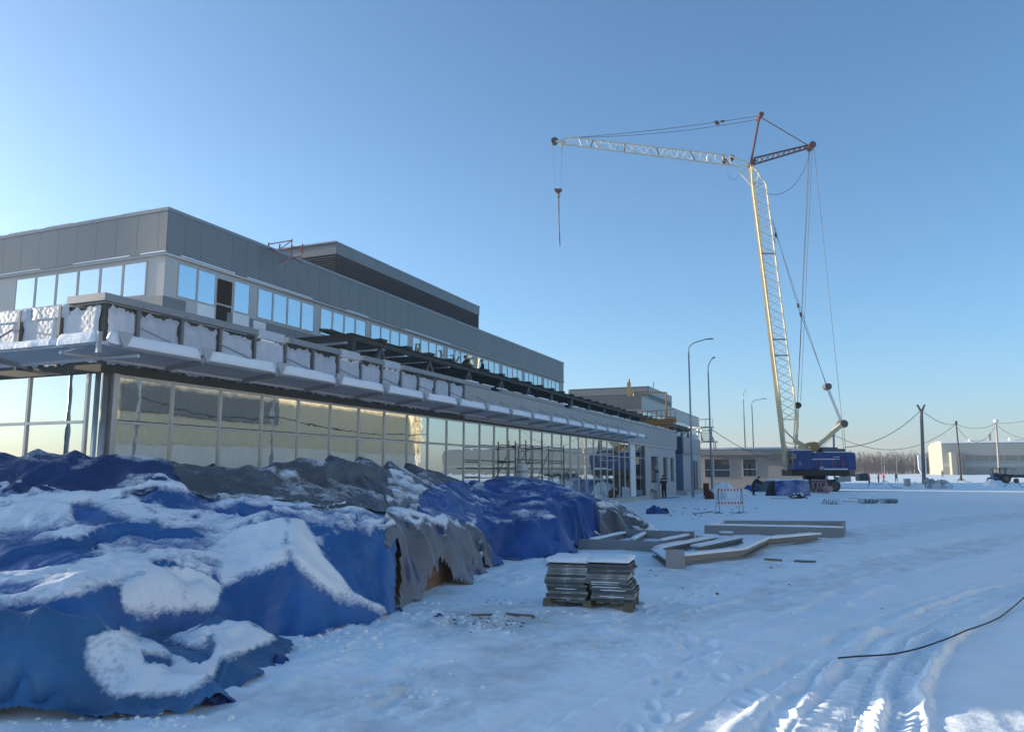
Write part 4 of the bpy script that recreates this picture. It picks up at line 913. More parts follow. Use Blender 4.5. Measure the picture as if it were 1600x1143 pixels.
# ================================================================== PEOPLE
def person(label, loc, face, H=1.75, jacket=(0.02, 0.022, 0.03), trousers=(0.015, 0.017, 0.025), hat=(0.02, 0.02, 0.02), pose='stand', stripe=None, vest=None, helmet=False):
    root = thing('person', loc, label, 'person', 'people at work on the site')
    J = {'pelvis': (0, 0, .53), 'spine': (0, 0, .64), 'chest': (0, .005, .76), 'neck': (0, .01, .845), 'head': (0, .02, .915), 'crown': (0, .015, .985),
         'shL': (-.105, 0, .80), 'elL': (-.135, -.01, .64), 'wrL': (-.13, .06, .50), 'haL': (-.128, .075, .455),
         'shR': (.105, 0, .80), 'elR': (.135, -.01, .64), 'wrR': (.13, .06, .50), 'haR': (.128, .075, .455),
         'hiL': (-.052, 0, .50), 'knL': (-.06, .012, .28), 'anL': (-.062, -.01, .045), 'toL': (-.066, .085, .018),
         'hiR': (.052, 0, .50), 'knR': (.06, .012, .28), 'anR': (.062, -.01, .045), 'toR': (.066, .085, .018)}
    def up(**k): J.update(k)
    if pose == 'walk':
        up(knL=(-.055, .09, .29), anL=(-.055, .10, .05), toL=(-.058, .19, .02), knR=(.055, -.02, .28), anR=(.055, -.13, .07), toR=(.058, -.05, .02), elL=(-.135, -.05, .65), wrL=(-.13, -.03, .51), haL=(-.128, -.01, .47), elR=(.135, .04, .65), wrR=(.12, .13, .53), haR=(.118, .15, .49))
    if pose == 'work':
        up(elL=(-.14, .05, .66), wrL=(-.10, .17, .62), haL=(-.085, .215, .615), elR=(.14, .06, .66), wrR=(.10, .18, .60), haR=(.085, .225, .595), head=(0, .035, .91), crown=(0, .04, .98))
    if pose == 'lean':
        up(spine=(0, .05, .63), chest=(0, .15, .72), neck=(0, .22, .775), head=(0, .27, .83), crown=(0, .30, .895), shL=(-.105, .18, .745), elL=(-.13, .26, .62), wrL=(-.10, .36, .54), haL=(-.095, .40, .52), shR=(.105, .18, .745), elR=(.13, .27, .63), wrR=(.10, .38, .56), haR=(.095, .42, .545))
    if pose == 'crouch':
        up(pelvis=(0, -.06, .20), spine=(0, -.03, .32), chest=(0, .04, .43), neck=(0, .08, .51), head=(0, .11, .575), crown=(0, .12, .645), shL=(-.105, .05, .47), elL=(-.14, .14, .36), wrL=(-.09, .24, .31), haL=(-.08, .28, .30), shR=(.105, .05, .47), elR=(.14, .14, .36), wrR=(.09, .24, .31), haR=(.08, .28, .30),
           hiL=(-.055, -.05, .18), knL=(-.08, .17, .26), anL=(-.07, .02, .045), toL=(-.075, .11, .018), hiR=(.055, -.05, .18), knR=(.08, .17, .26), anR=(.07, .02, .045), toR=(.075, .11, .018))
    rad = dict(pelvis=.092, spine=.088, chest=.10, neck=.034, head=.052, crown=.042, shL=.056, elL=.038, wrL=.028, haL=.024, shR=.056, elR=.038, wrR=.028, haR=.024, hiL=.068, knL=.05, anL=.038, toL=.026, hiR=.068, knR=.05, anR=.038, toR=.026)
    E = [('pelvis', 'spine'), ('spine', 'chest'), ('chest', 'neck'), ('neck', 'head'), ('head', 'crown')]
    for sd_ in 'LR': E += [('chest', 'sh' + sd_), ('sh' + sd_, 'el' + sd_), ('el' + sd_, 'wr' + sd_), ('wr' + sd_, 'ha' + sd_), ('pelvis', 'hi' + sd_), ('hi' + sd_, 'kn' + sd_), ('kn' + sd_, 'an' + sd_), ('an' + sd_, 'to' + sd_)]
    # short fingers and a thumb on each hand
    for sd_ in 'LR':
        h = Vector(J['ha' + sd_]); wv = Vector(J['wr' + sd_]); dr = (h - wv).normalized(); sx = dr.cross(Vector((0, 1, 0.2))); sx = sx.normalized() if sx.length > .01 else Vector((0, 1, 0))
        for q in range(4):
            n1, n2 = f'f{q}a{sd_}', f'f{q}b{sd_}'; off = sx * (q - 1.5) * .0125
            J[n1] = tuple(h + off + dr * .016); J[n2] = tuple(h + off * 1.15 + dr * (.036 + .006 * (1 - abs(q - 1.3))) + Vector((0, .006, -.004))); rad[n1] = .0062; rad[n2] = .005; E += [('ha' + sd_, n1), (n1, n2)]
        J['th' + sd_] = tuple(h + sx * .027 + dr * .006 + Vector((0, .01, 0))); rad['th' + sd_] = .0065; E.append(('ha' + sd_, 'th' + sd_))
    names = list(J); me = bpy.data.meshes.new('person_body')
    me.from_pydata([Vector(J[n_]) * H for n_ in names], [(names.index(a), names.index(c)) for a, c in E], [])
    ob = bpy.data.objects.new('body', me); col.objects.link(ob)
    sk = ob.modifiers.new('skin', 'SKIN'); sub = ob.modifiers.new('sub', 'SUBSURF'); sub.levels = 1
    for i, n_ in enumerate(names):
        r_ = rad[n_] * H; me.skin_vertices[0].data[i].radius = (r_ * (1.25 if n_ in ('chest', 'spine', 'pelvis') else 1), r_ * (0.85 if n_ in ('chest', 'spine') else 1)); me.skin_vertices[0].data[i].use_root = n_ == 'pelvis'
    dgp = bpy.context.evaluated_depsgraph_get(); nm = bpy.data.meshes.new_from_object(ob.evaluated_get(dgp)); bpy.data.objects.remove(ob)
    jm = mat('cloth_%.3f_%.3f_%.3f' % jacket, jacket, 0.85, var=0.2); tm = mat('cloth_%.3f_%.3f_%.3f' % trousers, trousers, 0.85, var=0.2)
    nm.materials.clear()
    for q in (jm, tm, SKIN, BLACK): nm.materials.append(q)
    P = {n_: Vector(J[n_]) * H for n_ in names}
    grp = {'head': 2, 'crown': 2, 'neck': 2, 'haL': 3, 'haR': 3, 'toL': 3, 'toR': 3, 'anL': 1, 'anR': 1, 'knL': 1, 'knR': 1, 'hiL': 1, 'hiR': 1, 'pelvis': 1}
    for n_ in names:
        if n_[0] == 'f' or n_[:2] == 'th': grp[n_] = 3
    nl = list(P.items())
    for p in nm.polygons:
        c = p.center; best = min(nl, key=lambda q: (q[1] - c).length - rad[q[0]] * H * .6)[0]
        p.material_index = grp.get(best, 0); p.use_smooth = True
    bo = bpy.data.objects.new('body', nm); link(bo, root, loc)
    hd, cr = P['head'], P['crown']; ax = (cr - hd).normalized()
    hm = mat('hat_%.3f_%.3f_%.3f' % hat, hat, 0.6 if helmet else 0.9)
    m = MB(); c = hd + ax * .018 * H; prof = [(.061, -.004), (.062, .014), (.056, .036), (.042, .054), (.02, .064), (.002, .066)] if not helmet else [(.085, -.002), (.066, .004), (.066, .02), (.058, .045), (.04, .062), (.018, .07), (.002, .071)]
    m.tube([c + ax * z * H + Vector((0, -.008, 0)) * H for r_, z in prof], [r_ * H for r_, z in prof], 12)
    parts = [m.build('helmet' if helmet else 'hat', hm, root, True)]
    fm = MB()   # face: nose, eyes
    fw = Vector((0, 1, 0)) - ax * ax.y; fw.normalize(); sd2 = ax.cross(fw)
    fm.tube([hd + fw * .045 * H + ax * .008 * H, hd + fw * .068 * H - ax * .008 * H, hd + fw * .05 * H - ax * .016 * H], [.006 * H, .010 * H, .008 * H], 6); parts.append(fm.build('nose', SKIN, root, True))
    for s_ in (-1, 1): parts.append(MB().disc(hd + fw * .0535 * H + sd2 * s_ * .018 * H + ax * .01 * H, fw, .0055 * H, .006 * H, 8).build('eye', BLACK, root))
    parts.append(MB().bar(hd + fw * .050 * H - ax * .032 * H - sd2 * .014 * H, hd + fw * .050 * H - ax * .032 * H + sd2 * .014 * H, .008 * H, .006 * H).build('mouth', mat('lips', (.25, .10, .09), .6), root))
    if stripe or vest:
        ch, sp_ = P['chest'], P['spine']; cc = stripe or vest
        rm = mat('reflective_%.2f' % cc[0], cc, 0.4)
        m = MB()
        def ring(ctr, ax_, rx, ry, h):
            t0 = []; t1 = []
            x_ = Vector((1, 0, 0)); y_ = ax_.cross(x_)
            for q in range(16):
                a = 2 * math.pi * q / 16; o_ = x_ * rx * math.cos(a) + y_ * ry * math.sin(a); t0.append(ctr + o_ - ax_ * h); t1.append(ctr + o_ + ax_ * h)
            m.add(t0 + t1, [(q, (q + 1) % 16, 16 + (q + 1) % 16, 16 + q) for q in range(16)])
        axb = (ch - sp_).normalized()
        if vest: ring(ch.lerp(sp_, .4), axb, .138 * H, .098 * H, .085 * H)
        else: ring(ch + axb * .0, axb, .150 * H, .100 * H, .014 * H)
        parts.append(m.build('vest' if vest else 'reflective_stripe', rm, root, True))
    for p in parts: p.location = p.location + W[root.name]; W[p.name] = p.location.copy()
    root.rotation_euler = (0, 0, face)
    return root

def face_dir(v): return math.atan2(-v.x, v.y)       # rotation that turns +Y towards v
person_spots = []
g = A(754, 582, 48.3); person('worker in dark overalls standing upright on the roof truss', (g.x, g.y, 7.25), face_dir(-RT), 1.78, (0.012, 0.013, 0.018), (0.012, 0.013, 0.018), (0.25, 0.07, 0.03), 'work')
g = A(731, 578, 46.5); person('worker in a yellow vest crouching on the roof truss', (g.x, g.y, TZT + .1), face_dir(-RT * .5 - FW * .4), 1.75, (0.03, 0.03, 0.035), (0.015, 0.016, 0.02), (0.3, 0.10, 0.03), 'crouch', vest=(0.45, 0.55, 0.08), helmet=True)
g = G(1038, 778); person('worker in black with a white reflective band, seen from behind at the small table', (g.x, g.y, gz(g.x, g.y)), face_dir(FW - RT * .25), 1.80, (0.012, 0.014, 0.02), (0.012, 0.013, 0.016), (0.06, 0.035, 0.02), 'work', stripe=(0.75, 0.76, 0.78))
g = A(1177, 757, 66); person('worker in dark clothes leaning over the heaped blue tarpaulins', (g.x, g.y, 0.05), face_dir(RT), 1.75, (0.012, 0.014, 0.025), (0.012, 0.014, 0.022), (0.02, 0.02, 0.025), 'lean')
def far_person(u, v0, v1, label, jk, tr_, hat, pose, fdir, helmet=False, **k):
    d = 1.72 / (v1 - v0) * 1222
    g = A(u, v1, d); return person(label, (g.x, g.y, gz(g.x, g.y)), face_dir(fdir), 1.72, jk, tr_, hat, pose, helmet=helmet, **k)
far_person(1358, 735, 751.5, 'distant worker in a red jacket beside the grey skip', (0.36, 0.04, 0.05), (0.03, 0.035, 0.06), (0.4, 0.05, 0.04), 'stand', RT)
far_person(1373, 736, 751.5, 'distant worker in pale beige clothes between two in red', (0.30, 0.24, 0.20), (0.16, 0.13, 0.12), (0.5, 0.5, 0.5), 'stand', -RT, True)
far_person(1380.5, 736, 751, 'distant worker in a red top and brown trousers', (0.40, 0.06, 0.06), (0.12, 0.08, 0.07), (0.4, 0.06, 0.05), 'walk', RT)
far_person(1401, 737, 752, 'distant worker in a green vest walking alone', (0.03, 0.05, 0.06), (0.02, 0.02, 0.03), (0.02, 0.02, 0.02), 'walk', FW, vest=(0.07, 0.30, 0.12))
far_person(1473, 737, 748.5, 'farthest worker in a yellow vest out on the sunlit snow', (0.05, 0.05, 0.06), (0.02, 0.02, 0.025), (0.5, 0.45, 0.2), 'walk', -FW, vest=(0.6, 0.55, 0.12))

# ================================================================== CRANE
CD = 83.0
def C(u, v, dd=0.0): return A(u, v, CD + dd)
cb = C(1272, 764); cb.z = 0.0
cr = thing('crawler_crane', cb, 'tall crawler crane with blue cab, cream lattice tower and jib reaching left over the roof', 'crane')
def lattice(name, ends_a, ends_b, rc, rl, nb, material, parent, edges=((0, 1), (1, 3), (3, 2), (2, 0))):
    """four chords from ends_a to ends_b with zigzag lacing on the four faces"""
    l = MB()
    for i, j in edges:
        for k in range(nb):
            t0, t1 = k / nb, (k + 1) / nb
            p = (ends_a[i] if k % 2 == 0 else ends_a[j]).lerp(ends_b[i] if k % 2 == 0 else ends_b[j], t0)
            q = (ends_a[j] if k % 2 == 0 else ends_a[i]).lerp(ends_b[j] if k % 2 == 0 else ends_b[i], t1)
            l.tube([p, q], rl, 4, False)
    ob = l.build(name, material, parent); ob['kind'] = 'stuff'
    for a, b2 in zip(ends_a, ends_b): MB().tube([a, b2], rc, 6).build('chord', material, ob)
    return ob
# crawlers
for dd in (-1.6, 1.6):
    c0, c1 = C(1241, 757, dd), C(1302, 757, dd); c0.z = c1.z = 0.58
    prof = []; r0 = .56
    ax = (c1 - c0).normalized()
    for k in range(9): a = math.pi / 2 + math.pi * k / 8; prof.append(c0 + ax * math.cos(a) * r0 + UP * math.sin(a) * r0)
    for k in range(9): a = -math.pi / 2 + math.pi * k / 8; prof.append(c1 + ax * math.cos(a) * r0 + UP * math.sin(a) * r0)
    tk = MB().prism([p - FW * .35 for p in prof], FW * .7).build('crawler_track', mat('track_steel', (0.05, 0.045, 0.04), .7, .3, .3), cr)
    sh = MB()
    N_ = len(prof)
    for k in range(N_):
        a_, b_ = prof[k], prof[(k + 1) % N_]; nseg = max(1, int((b_ - a_).length / .25))
        for q in range(nseg):
            p = a_.lerp(b_, (q + .5) / nseg); t = (b_ - a_).normalized(); nn = t.cross(FW); sh.obox(p - nn * .03 * (1 if nn.dot(p - (c0 + c1) / 2) < 0 else -1), t * .09, FW * .36, nn * .035)
    so = sh.build('track_shoe', BLACK, tk); so['kind'] = 'stuff'
    for k in range(6):
        MB().disc(c0.lerp(c1, k / 5) - FW * .37, FW, .30 if 0 < k < 5 else .42, .06, 14).build('roller', mat('roller', (0.10, 0.09, 0.08), .6, .3), tk)
MB().box((-.1, -.1, -.1), (.1, .1, .1))
q0, q1 = C(1255, 748), C(1290, 748)
MB().obox((q0 + q1) / 2 * 1.0 + UP * (0.95 - (q0.z + q1.z) / 2), (q1 - q0) / 2, FW * 1.4, UP * .22).build('undercarriage', BLACK, cr)
cc = (q0 + q1) / 2; MB().tube([Vector((cc.x, cc.y, 1.15)), Vector((cc.x, cc.y, 1.6))], 1.15, 20).build('slewing_ring', BLACK, cr)
def cbox(u0, u1, v0, v1, d0, d1, name, m, parent=cr):
    a = C(u0, v1, (d0 + d1) / 2); b2 = C(u1, v0, (d0 + d1) / 2)
    x = RT * ((b2 - a).dot(RT) / 2); c = (a + b2) / 2
    ob = MB().obox(c, x, FW * (d1 - d0) / 2, UP * (b2.z - a.z) / 2).build(name, m, parent)
    bv = ob.modifiers.new('bevel', 'BEVEL'); bv.width = 0.05; bv.segments = 2
    return ob
cbox(1229, 1318, 732.5, 743, -1.5, 1.5, 'deck', STEELDK)
house = cbox(1264.5, 1327, 707.5, 734, -1.5, 1.5, 'engine_house', BLUEP)
for k in range(4): cbox(1266 + 15 * k, 1279.5 + 15 * k, 710, 731.5, -1.54, -1.50, 'side_panel', BLUEP, house)
cbox(1267, 1303, 716.2, 717.6, -1.56, -1.53, 'white_stripe', WHITE, house)
cbox(1302, 1312, 713, 714, -1.57, -1.54, 'vent', WHITE, house); cbox(1302, 1312, 716.5, 717.5, -1.57, -1.54, 'vent', WHITE, house)
for u in (1283, 1301, 1317): cbox(u - .5, u + .5, 719, 733, -1.57, -1.54, 'grab_rail', mat('rail_red', (.3, .07, .06), .6), house)
cbox(1280, 1287, 728, 733.5, -1.8, -1.56, 'tool_box', mat('pale_grey_box', (.35, .35, .33), .7), house)
cbox(1280, 1324, 705.6, 707.2, -1.4, 1.4, 'roof_snow', SNOW, house)
cbox(1279, 1304, 698.8, 705.3, -0.6, 1.2, 'winch_hood', mat('grey_hood', (.10, .12, .15), .6), house); cbox(1304.5, 1316, 701, 705.2, -0.6, 1.2, 'winch_hood', MATS['grey_hood'], house)
cbox(1287.5, 1324, 731.4, 733.6, -1.75, -1.52, 'walkway_snow', SNOW, house)
cab = cbox(1236.5, 1264, 704, 733.5, -2.0, -0.4, 'cab', BLUEP)
cbox(1239, 1244, 708, 716, -2.04, -1.99, 'window', GLD, cab); cbox(1248, 1252, 721, 727, -2.04, -1.99, 'door_plate', mat('pale_blue_plate', (.08, .20, .32), .5), cab)
cbox(1235.0, 1236.3, 708, 725, -1.8, -0.6, 'windscreen', GLD, cab); cbox(1237, 1264, 702.3, 703.8, -2.0, -0.4, 'roof_snow', SNOW, cab)
cbox(1318.5, 1328, 735, 744, -1.3, 1.3, 'counterweight', mat('counterweight_grey', (.20, .17, .15), .8), cr)
for u, v in ((1312, 749), (1322, 748)): cbox(u - 5, u + 5, v - 4.5, v + 4, -2.6 if u < 1316 else -1.9, -1.7 if u < 1316 else -1, 'ballast_block', mat('pale_ballast', (.36, .40, .40), .8), cr)
# main tower: four chords, tapered foot and head
def sec(ul, ur, v, half=0.62): return [C(ul, v, -half), C(ur, v, -half), C(ul, v, half), C(ur, v, half)]
s_bot, s_top = sec(1222.5, 1245, 655), sec(1175.5, 1197, 288)
mid1 = [a.lerp(b2, .5) for a, b2 in zip(s_bot, s_top)]
lattice('tower', s_bot, s_top, 0.10, 0.035, 30, YEL, cr)
foot = sec(1229.2, 1231, 735, .30); m = MB()
for i, (a, b2) in enumerate(zip(foot, s_bot)):
    m.tube([a, b2] if i % 2 == 0 else [C(1233, 735, (-.3, -.3, .3, .3)[i]), C(1243, 697, (-.5, -.5, .5, .5)[i]), b2], 0.11, 6)
tf = m.build('tower_foot', YEL, cr)
for a, b2 in ((C(1226, 690, -.5), C(1243, 694, -.5)), (C(1224.5, 672, -.6), C(1244, 690, -.6)), (C(1224, 668, .6), C(1244, 690, .6)), (C(1227, 694, -.5), C(1240, 722, -.4)), (C(1222.5, 655, -.6), C(1245, 655, -.6))): MB().tube([a, b2], .05, 5).build('strut', YEL, tf)
for v in (555, 396, 530): MB().tube([C(1222.5 - (655 - v) * .128, v, -.68), C(1245 - (655 - v) * .131, v, -.68)], .07, 5).build('splice_bar', RUST, tf)
# thicker flat main leg on the sunny side, maintenance ladder, head taper
MB().bar(C(1228.5, 733, 0), C(1173, 262, 0), .24, .5).build('main_leg', YEL, cr)
m = MB()
for i, e in enumerate(s_top): m.tube([e, C(1173.5 if i % 2 == 0 else 1176, 258, (-.4, -.4, .4, .4)[i])], .09, 6)
th_ = m.build('tower_head', PALEY, cr)
for a, b2 in ((C(1155, 269), C(1172, 266)), (C(1155, 269), C(1174, 290)), (C(1183, 288), C(1197, 287)), (C(1187, 270), C(1180, 288))): MB().tube([a, b2], .06, 5).build('strut', PALEY, th_)
MB().tube([C(1236, 602, -.9), C(1239.5, 602, -.9), C(1243, 640, -.8), C(1240, 690, -.6)], .08, 6).tube([C(1245, 640, -.9), C(1247, 665, -.9), C(1242, 700, -.6)], .09, 6).build('boom_stop', PALEY, cr)
# jib
ja = [C(1140, 243, -.5), C(1154, 260, -.5), C(1140, 243, .5), C(1154, 260, .5)]; jb = [C(893, 214.5, -.4), C(884, 226, -.4), C(893, 214.5, .4), C(884, 226, .4)]
jib = lattice('jib', ja, jb, 0.075, 0.03, 22, PALEY, cr)
m = MB()
for i, e in enumerate(jb): m.tube([e, C(868, 221, (-.25, -.25, .25, .25)[i])], .08, 6)
for i, e in enumerate(ja): m.tube([e, C(1173, 257, (-.4, -.4, .4, .4)[i])], .08, 6)
m.build('jib_ends', PALEY, cr)
for f in (0.14, .34, .54, .75, .95):
    p = [jb[i].lerp(ja[i], f) for i in range(4)]; m = MB().tube([p[0], p[1]], .05, 5).tube([p[2], p[3]], .05, 5); m.tube([p[0], p[2]], .04, 5).tube([p[1], p[3]], .04, 5); m.build('jib_frame', RUST, jib)
for i, f in enumerate((.18, .28, .38, .48, .58, .68, .82)):     # plates lit on the underside
    p = jb[1].lerp(ja[1], f); q_ = jb[0].lerp(ja[0], f + .035); MB().bar(p.lerp(q_, .15), p.lerp(q_, .6), .06, .4, FW).build('stiffener', PALEY, jib)
MB().disc(C(866.5, 221), FW, .40, .5, 18).build('jib_sheave', STEELDK, cr); MB().disc(C(880, 224), FW, .3, .3, 14).build('jib_sheave', YEL, cr)
MB().disc(C(1143.5, 247), FW, .3, .4, 12).build('jib_winch', REDDK, cr); MB().disc(C(1132, 252), FW, .25, .4, 10).build('jib_winch', STEELDK, cr)
# struts of the jib head
for dd in (-.7, .7):
    MB().tube([C(1173.5, 253, dd * .6), C(1186.5, 183, dd)], .13, 6).build('mast_strut', REDDK, cr)
st_ = lattice('back_strut', [C(1178, 247, -.6), C(1178, 257, -.6), C(1178, 247, .6), C(1178, 257, .6)], [C(1262, 227, -.4), C(1262, 232, -.4), C(1262, 227, .4), C(1262, 232, .4)], .10, .04, 10, REDDK, cr)
MB().disc(C(1267, 229), FW, .38, 1.2, 16).build('strut_sheave', REDDK, cr); MB().disc(C(1187, 182.5), FW, .28, 1.4, 14).build('mast_sheave', REDDK, cr); MB().disc(C(1174, 256), FW, .3, 1.5, 14).build('head_pin', REDDK, cr)
for dd in (-.5, .5): MB().tube([C(1188, 183, dd), C(1264, 228, dd)], .055, 5).build('tie_bar', REDDK, cr)
def rope(pts, r=.028, name='rope', sag=0.0, n_=14):
    if sag or len(pts) > 2:
        pts = smooth_line(pts, 8) if len(pts) > 2 else [pts[0].lerp(pts[1], t / n_) - UP * sag * 4 * (t / n_) * (1 - t / n_) for t in range(n_ + 1)]
    return MB().tube(pts, r, 5, False).build(name, ROPE, cr)
rope([C(1186, 181, -.4), C(885, 216, -.4)], .028, sag=.25); rope([C(1186, 186, .4), C(893, 215, .4)], .028, sag=.5)
for u, v in ((1119, 190.5), (1121, 193.5), (1129, 189.5)): MB().bar(C(u - 3, v + .6), C(u + 3, v - .4), .14, .2).build('rope_connector', STEELDK, cr)
rope([C(1265, 236), C(1258, 262), C(1240, 290), C(1218, 303), C(1201, 303)], .03); rope([C(1134, 260), C(1138, 275), C(1147, 281), C(1154, 273), C(1155, 267)], .018)
for (u0, v0, u1, v1, dd) in ((1264, 232, 1246, 628, -.4), (1265.5, 232, 1246.5, 628, .2), (1269, 234, 1251, 626, .4), (1272, 232, 1316, 660, 0)): rope([C(u0, v0, dd), C(u1, v1, dd)], .024)
MB().disc(C(1246.5, 633), FW, .34, .4, 14).build('lower_sheave', STEELDK, cr); rope([C(1246, 637), C(1244, 690)], .03); rope([C(1248, 637), C(1246, 690)], .03)
for dd in (-.5, .5): rope([C(1207, 343, dd), C(1247, 478, dd), C(1292, 602, dd)], .03)
rope([C(1209, 355), C(1291, 602)], .024)
for u, v in ((1212, 368), (1209, 376), (1247, 478), (1251, 492)): MB().bar(C(u - .8, v - 4), C(u + .8, v + 3), .2, .2).build('rope_connector', STEELDK, cr)
MB().disc(C(1292.5, 604), FW, .36, .8, 14).build('luffing_sheave', mat('worn_steel', (.12, .12, .11), .5, .5), cr)
for dd, du in ((-.5, -1.5), (-.2, 0), (.2, 1), (.5, 2.5)): rope([C(1292.5 + du, 606, dd), C(1315 + du, 661, dd)], .022)
for du in (-1, 2): rope([C(1316 + du, 663), C(1319 + du, 700)], .022)
# gantry
MB().bar(C(1240, 687), C(1266, 702), .42, .42).build('gantry_leg', YEL, cr)
MB().bar(C(1271, 702, -.7), C(1314, 664, -.4), .32, .42).build('gantry_mast', YEL, cr); MB().bar(C(1271, 702, .7), C(1314, 664, .4), .32, .42).build('gantry_mast', YEL, cr)
MB().disc(C(1268, 697.5), FW, .5, 1.8, 12).build('gantry_pivot', mat('ochre_drum', (.35, .22, .08), .6), cr); MB().disc(C(1256, 701), RT, .32, 1.2, 12).build('winch_drum', YEL, cr)
MB().disc(C(1316, 662), FW, .42, 1.1, 16).build('gantry_sheave', mat('worn_steel', (.12, .12, .11)), cr)
# hook block, hook and hanging sling
rope([C(863, 224), C(867.5, 294)], .022); rope([C(878, 227), C(876.5, 294)], .022); rope([C(877.5, 228), C(877.5, 240)], .05)
MB().prism([C(866.3, 294.5, -.15), C(878.2, 294.5, -.15), C(878.2, 297.5, -.15), C(873.5, 302, -.15), C(871, 302, -.15), C(866.3, 297.5, -.15)], FW * .3).build('hook_block', HOOKM, cr)
MB().tube([C(872.5, 301.5), C(872.5, 304), C(874.3, 305.5), C(873.8, 308), C(871.8, 308.3), C(870.8, 306.5)], [.07, .08, .09, .1, .08, .04], 8).build('hook', HOOKM, cr)
sl_ = MB().tube(smooth_line([C(873, 307), C(873.4, 330), C(873.2, 350), C(874.4, 368), C(874.8, 385)], 5), .055, 6).tube(smooth_line([C(872.6, 307), C(872.9, 332), C(873.8, 352), C(873.8, 370), C(874.8, 385)], 5), .04, 6).build('lifting_sling', ROPE, None, True)
tag(sl_, 'dark lifting sling hanging from the crane hook', 'sling')

# ================================================================== LOW BUILDING, HANGAR, WOOD
LBY = 98.0
lb = thing('low_building', (-10, LBY, 0), 'low beige flat roofed building behind the crane, with a deep overhanging roof edge', 'building')
lx0 = F(1098, 720, 1).x
def onY(u, v, Y):
    l, h, z = ray(u, v); p = FW + RT * (l / h) + UP * (z / h); t = Y / p.y; return p * t + UP * CAM_H
x0, x1 = onY(1092, 730, LBY).x, onY(1290, 730, LBY).x
lw = MB().box((x0, LBY, -0.2), (x1, LBY + 14, 4.6)).build('wall', BEIGE, lb)
MB().box((x0 - .3, LBY - 1.1, 4.05), (x1 + .4, LBY + 14, 4.72)).build('roof', mat('roof_fascia', (.29, .28, .265), .7), lb)
MB().box((x0 - .3, LBY - 1.15, 4.722), (x1 + .4, LBY + 14, 4.92)).build('roof_snow', SNOW, lb)
for u0, u1, v0, v1 in ((1101, 1112, 716, 746), (1115.5, 1141, 716, 746), (1161, 1182, 716, 744.5)):
    a, c = onY(u0, v1, LBY), onY(u1, v0, LBY)
    MB().box((a.x, LBY - .02, a.z), (c.x, LBY - .004, c.z)).build('window_pane', GLD, lb)
    f = MB()
    for x in (a.x, c.x - .07): f.box((x, LBY - .08, a.z), (x + .07, LBY - .021, c.z))
    for z in (a.z, (a.z * .6 + c.z * .4), c.z - .07): f.box((a.x + .07, LBY - .08, z), (c.x - .07, LBY - .021, z + .07))
    f.build('window_frame', LGREY, lb)
    MB().box((a.x + .12, LBY - .03, c.z - .75), (c.x - .12, LBY - .021, c.z - .12)).build('blind', mat('grey_blind', (.09, .095, .09), .7), lb)
# outside stair from the annex roof
es = thing('steel_stair', A(1100, 700, 88), 'grey steel stair with a landing, hanging off the annex roof beside the tall lamp post', 'stair')
a, c = A(1080, 668, 88), A(1112, 667, 86); MB().bar(a, c, 1.0, .12).build('upper_landing', GALV, es)
for o in (-.5, .5): MB().tube([a + FW * o + UP * .9, c + FW * o + UP * .9], .035, 5).build('handrail', GALV, es)
for t in (0, .33, .66, 1): MB().tube([a.lerp(c, t) - FW * .5, a.lerp(c, t) - FW * .5 + UP * .9], .03, 5).build('baluster', GALV, es)
for u, v in ((1090, 680), (1096, 676)): MB().tube([A(u, 668, 87.5), A(u, 692, 87.5)], .06, 5).build('post', GALV, es)
f0, f1 = A(1099, 671, 87), A(1107, 688, 85.5)
for k in range(8): MB().obox(f0.lerp(f1, k / 7), RT * .55, FW * .14, UP * .025).build('tread', GALV, es)
for o in (-.6, .6): MB().bar(f0 + RT * o, f1 + RT * o, .05, .2).build('stringer', GALV, es)
MB().bar(A(1101, 690, 85), A(1118, 689.5, 84), 1.0, .12).build('lower_landing', GALV, es)
for u in (1115, 1118): MB().tube([A(u, 690, 84.5), A(u + 1, 702, 84.5)], .06, 5).build('post', GALV, es)
MB().bar(A(1112, 667, 86), A(1112, 690, 84.8), .12, .12).build('post', GALV, es)

HY = 288.0
hg = thing('hangar', (60, HY, 1), 'distant long hangar with sunlit cream gable and a band of windows, at the right edge', 'building')
hx0 = onY(1474, 738, HY).x; hx1 = hx0 + 95
zt = onY(1474, 692, HY).z; zr = zt + 0.9
HG = mat('hangar_green_grey', (.27, .295, .285), .6, var=.05, scale=.2); HC = mat('hangar_cream', (.33, .315, .265), .6, var=.05)
MB().prism([(hx0, HY, 0), (hx0, HY, zt), (hx0, HY + 8, zr), (hx0, HY + 34, zr), (hx0, HY + 42, zt), (hx0, HY + 42, 0)], (.2, 0, 0)).build('gable_wall', HC, hg)
MB().box((hx0 + .21, HY, 0), (hx1, HY + 42, zt)).build('long_wall', HG, hg)
MB().prism([(hx0 + .21, HY - .2, zt + .01), (hx0 + .21, HY + 8, zr + .1), (hx0 + .21, HY + 34, zr + .1), (hx0 + .21, HY + 42, zt + .01)], (95, 0, 0)).build('roof', SNOW, hg)
z0_, z1_ = onY(1500, 719, HY).z, onY(1500, 711.5, HY).z
u = 1504
while u < 1640:
    for k in range(5):
        a, c = onY(u + k * 3.9, 719, HY), onY(u + k * 3.9 + 3.5, 711, HY); MB().box((a.x, HY - .06, z0_), (c.x, HY - .01, z1_)).build('window_pane', GLK, hg)
    u += 22
for uu in (1512, 1578): 
    for k in range(3): a, c = onY(uu + k * 3, 735, HY), onY(uu + k * 3 + 2.3, 731, HY); MB().box((a.x, HY - .06, a.z), (c.x, HY - .01, c.z)).build('window_pane', GLK, hg)
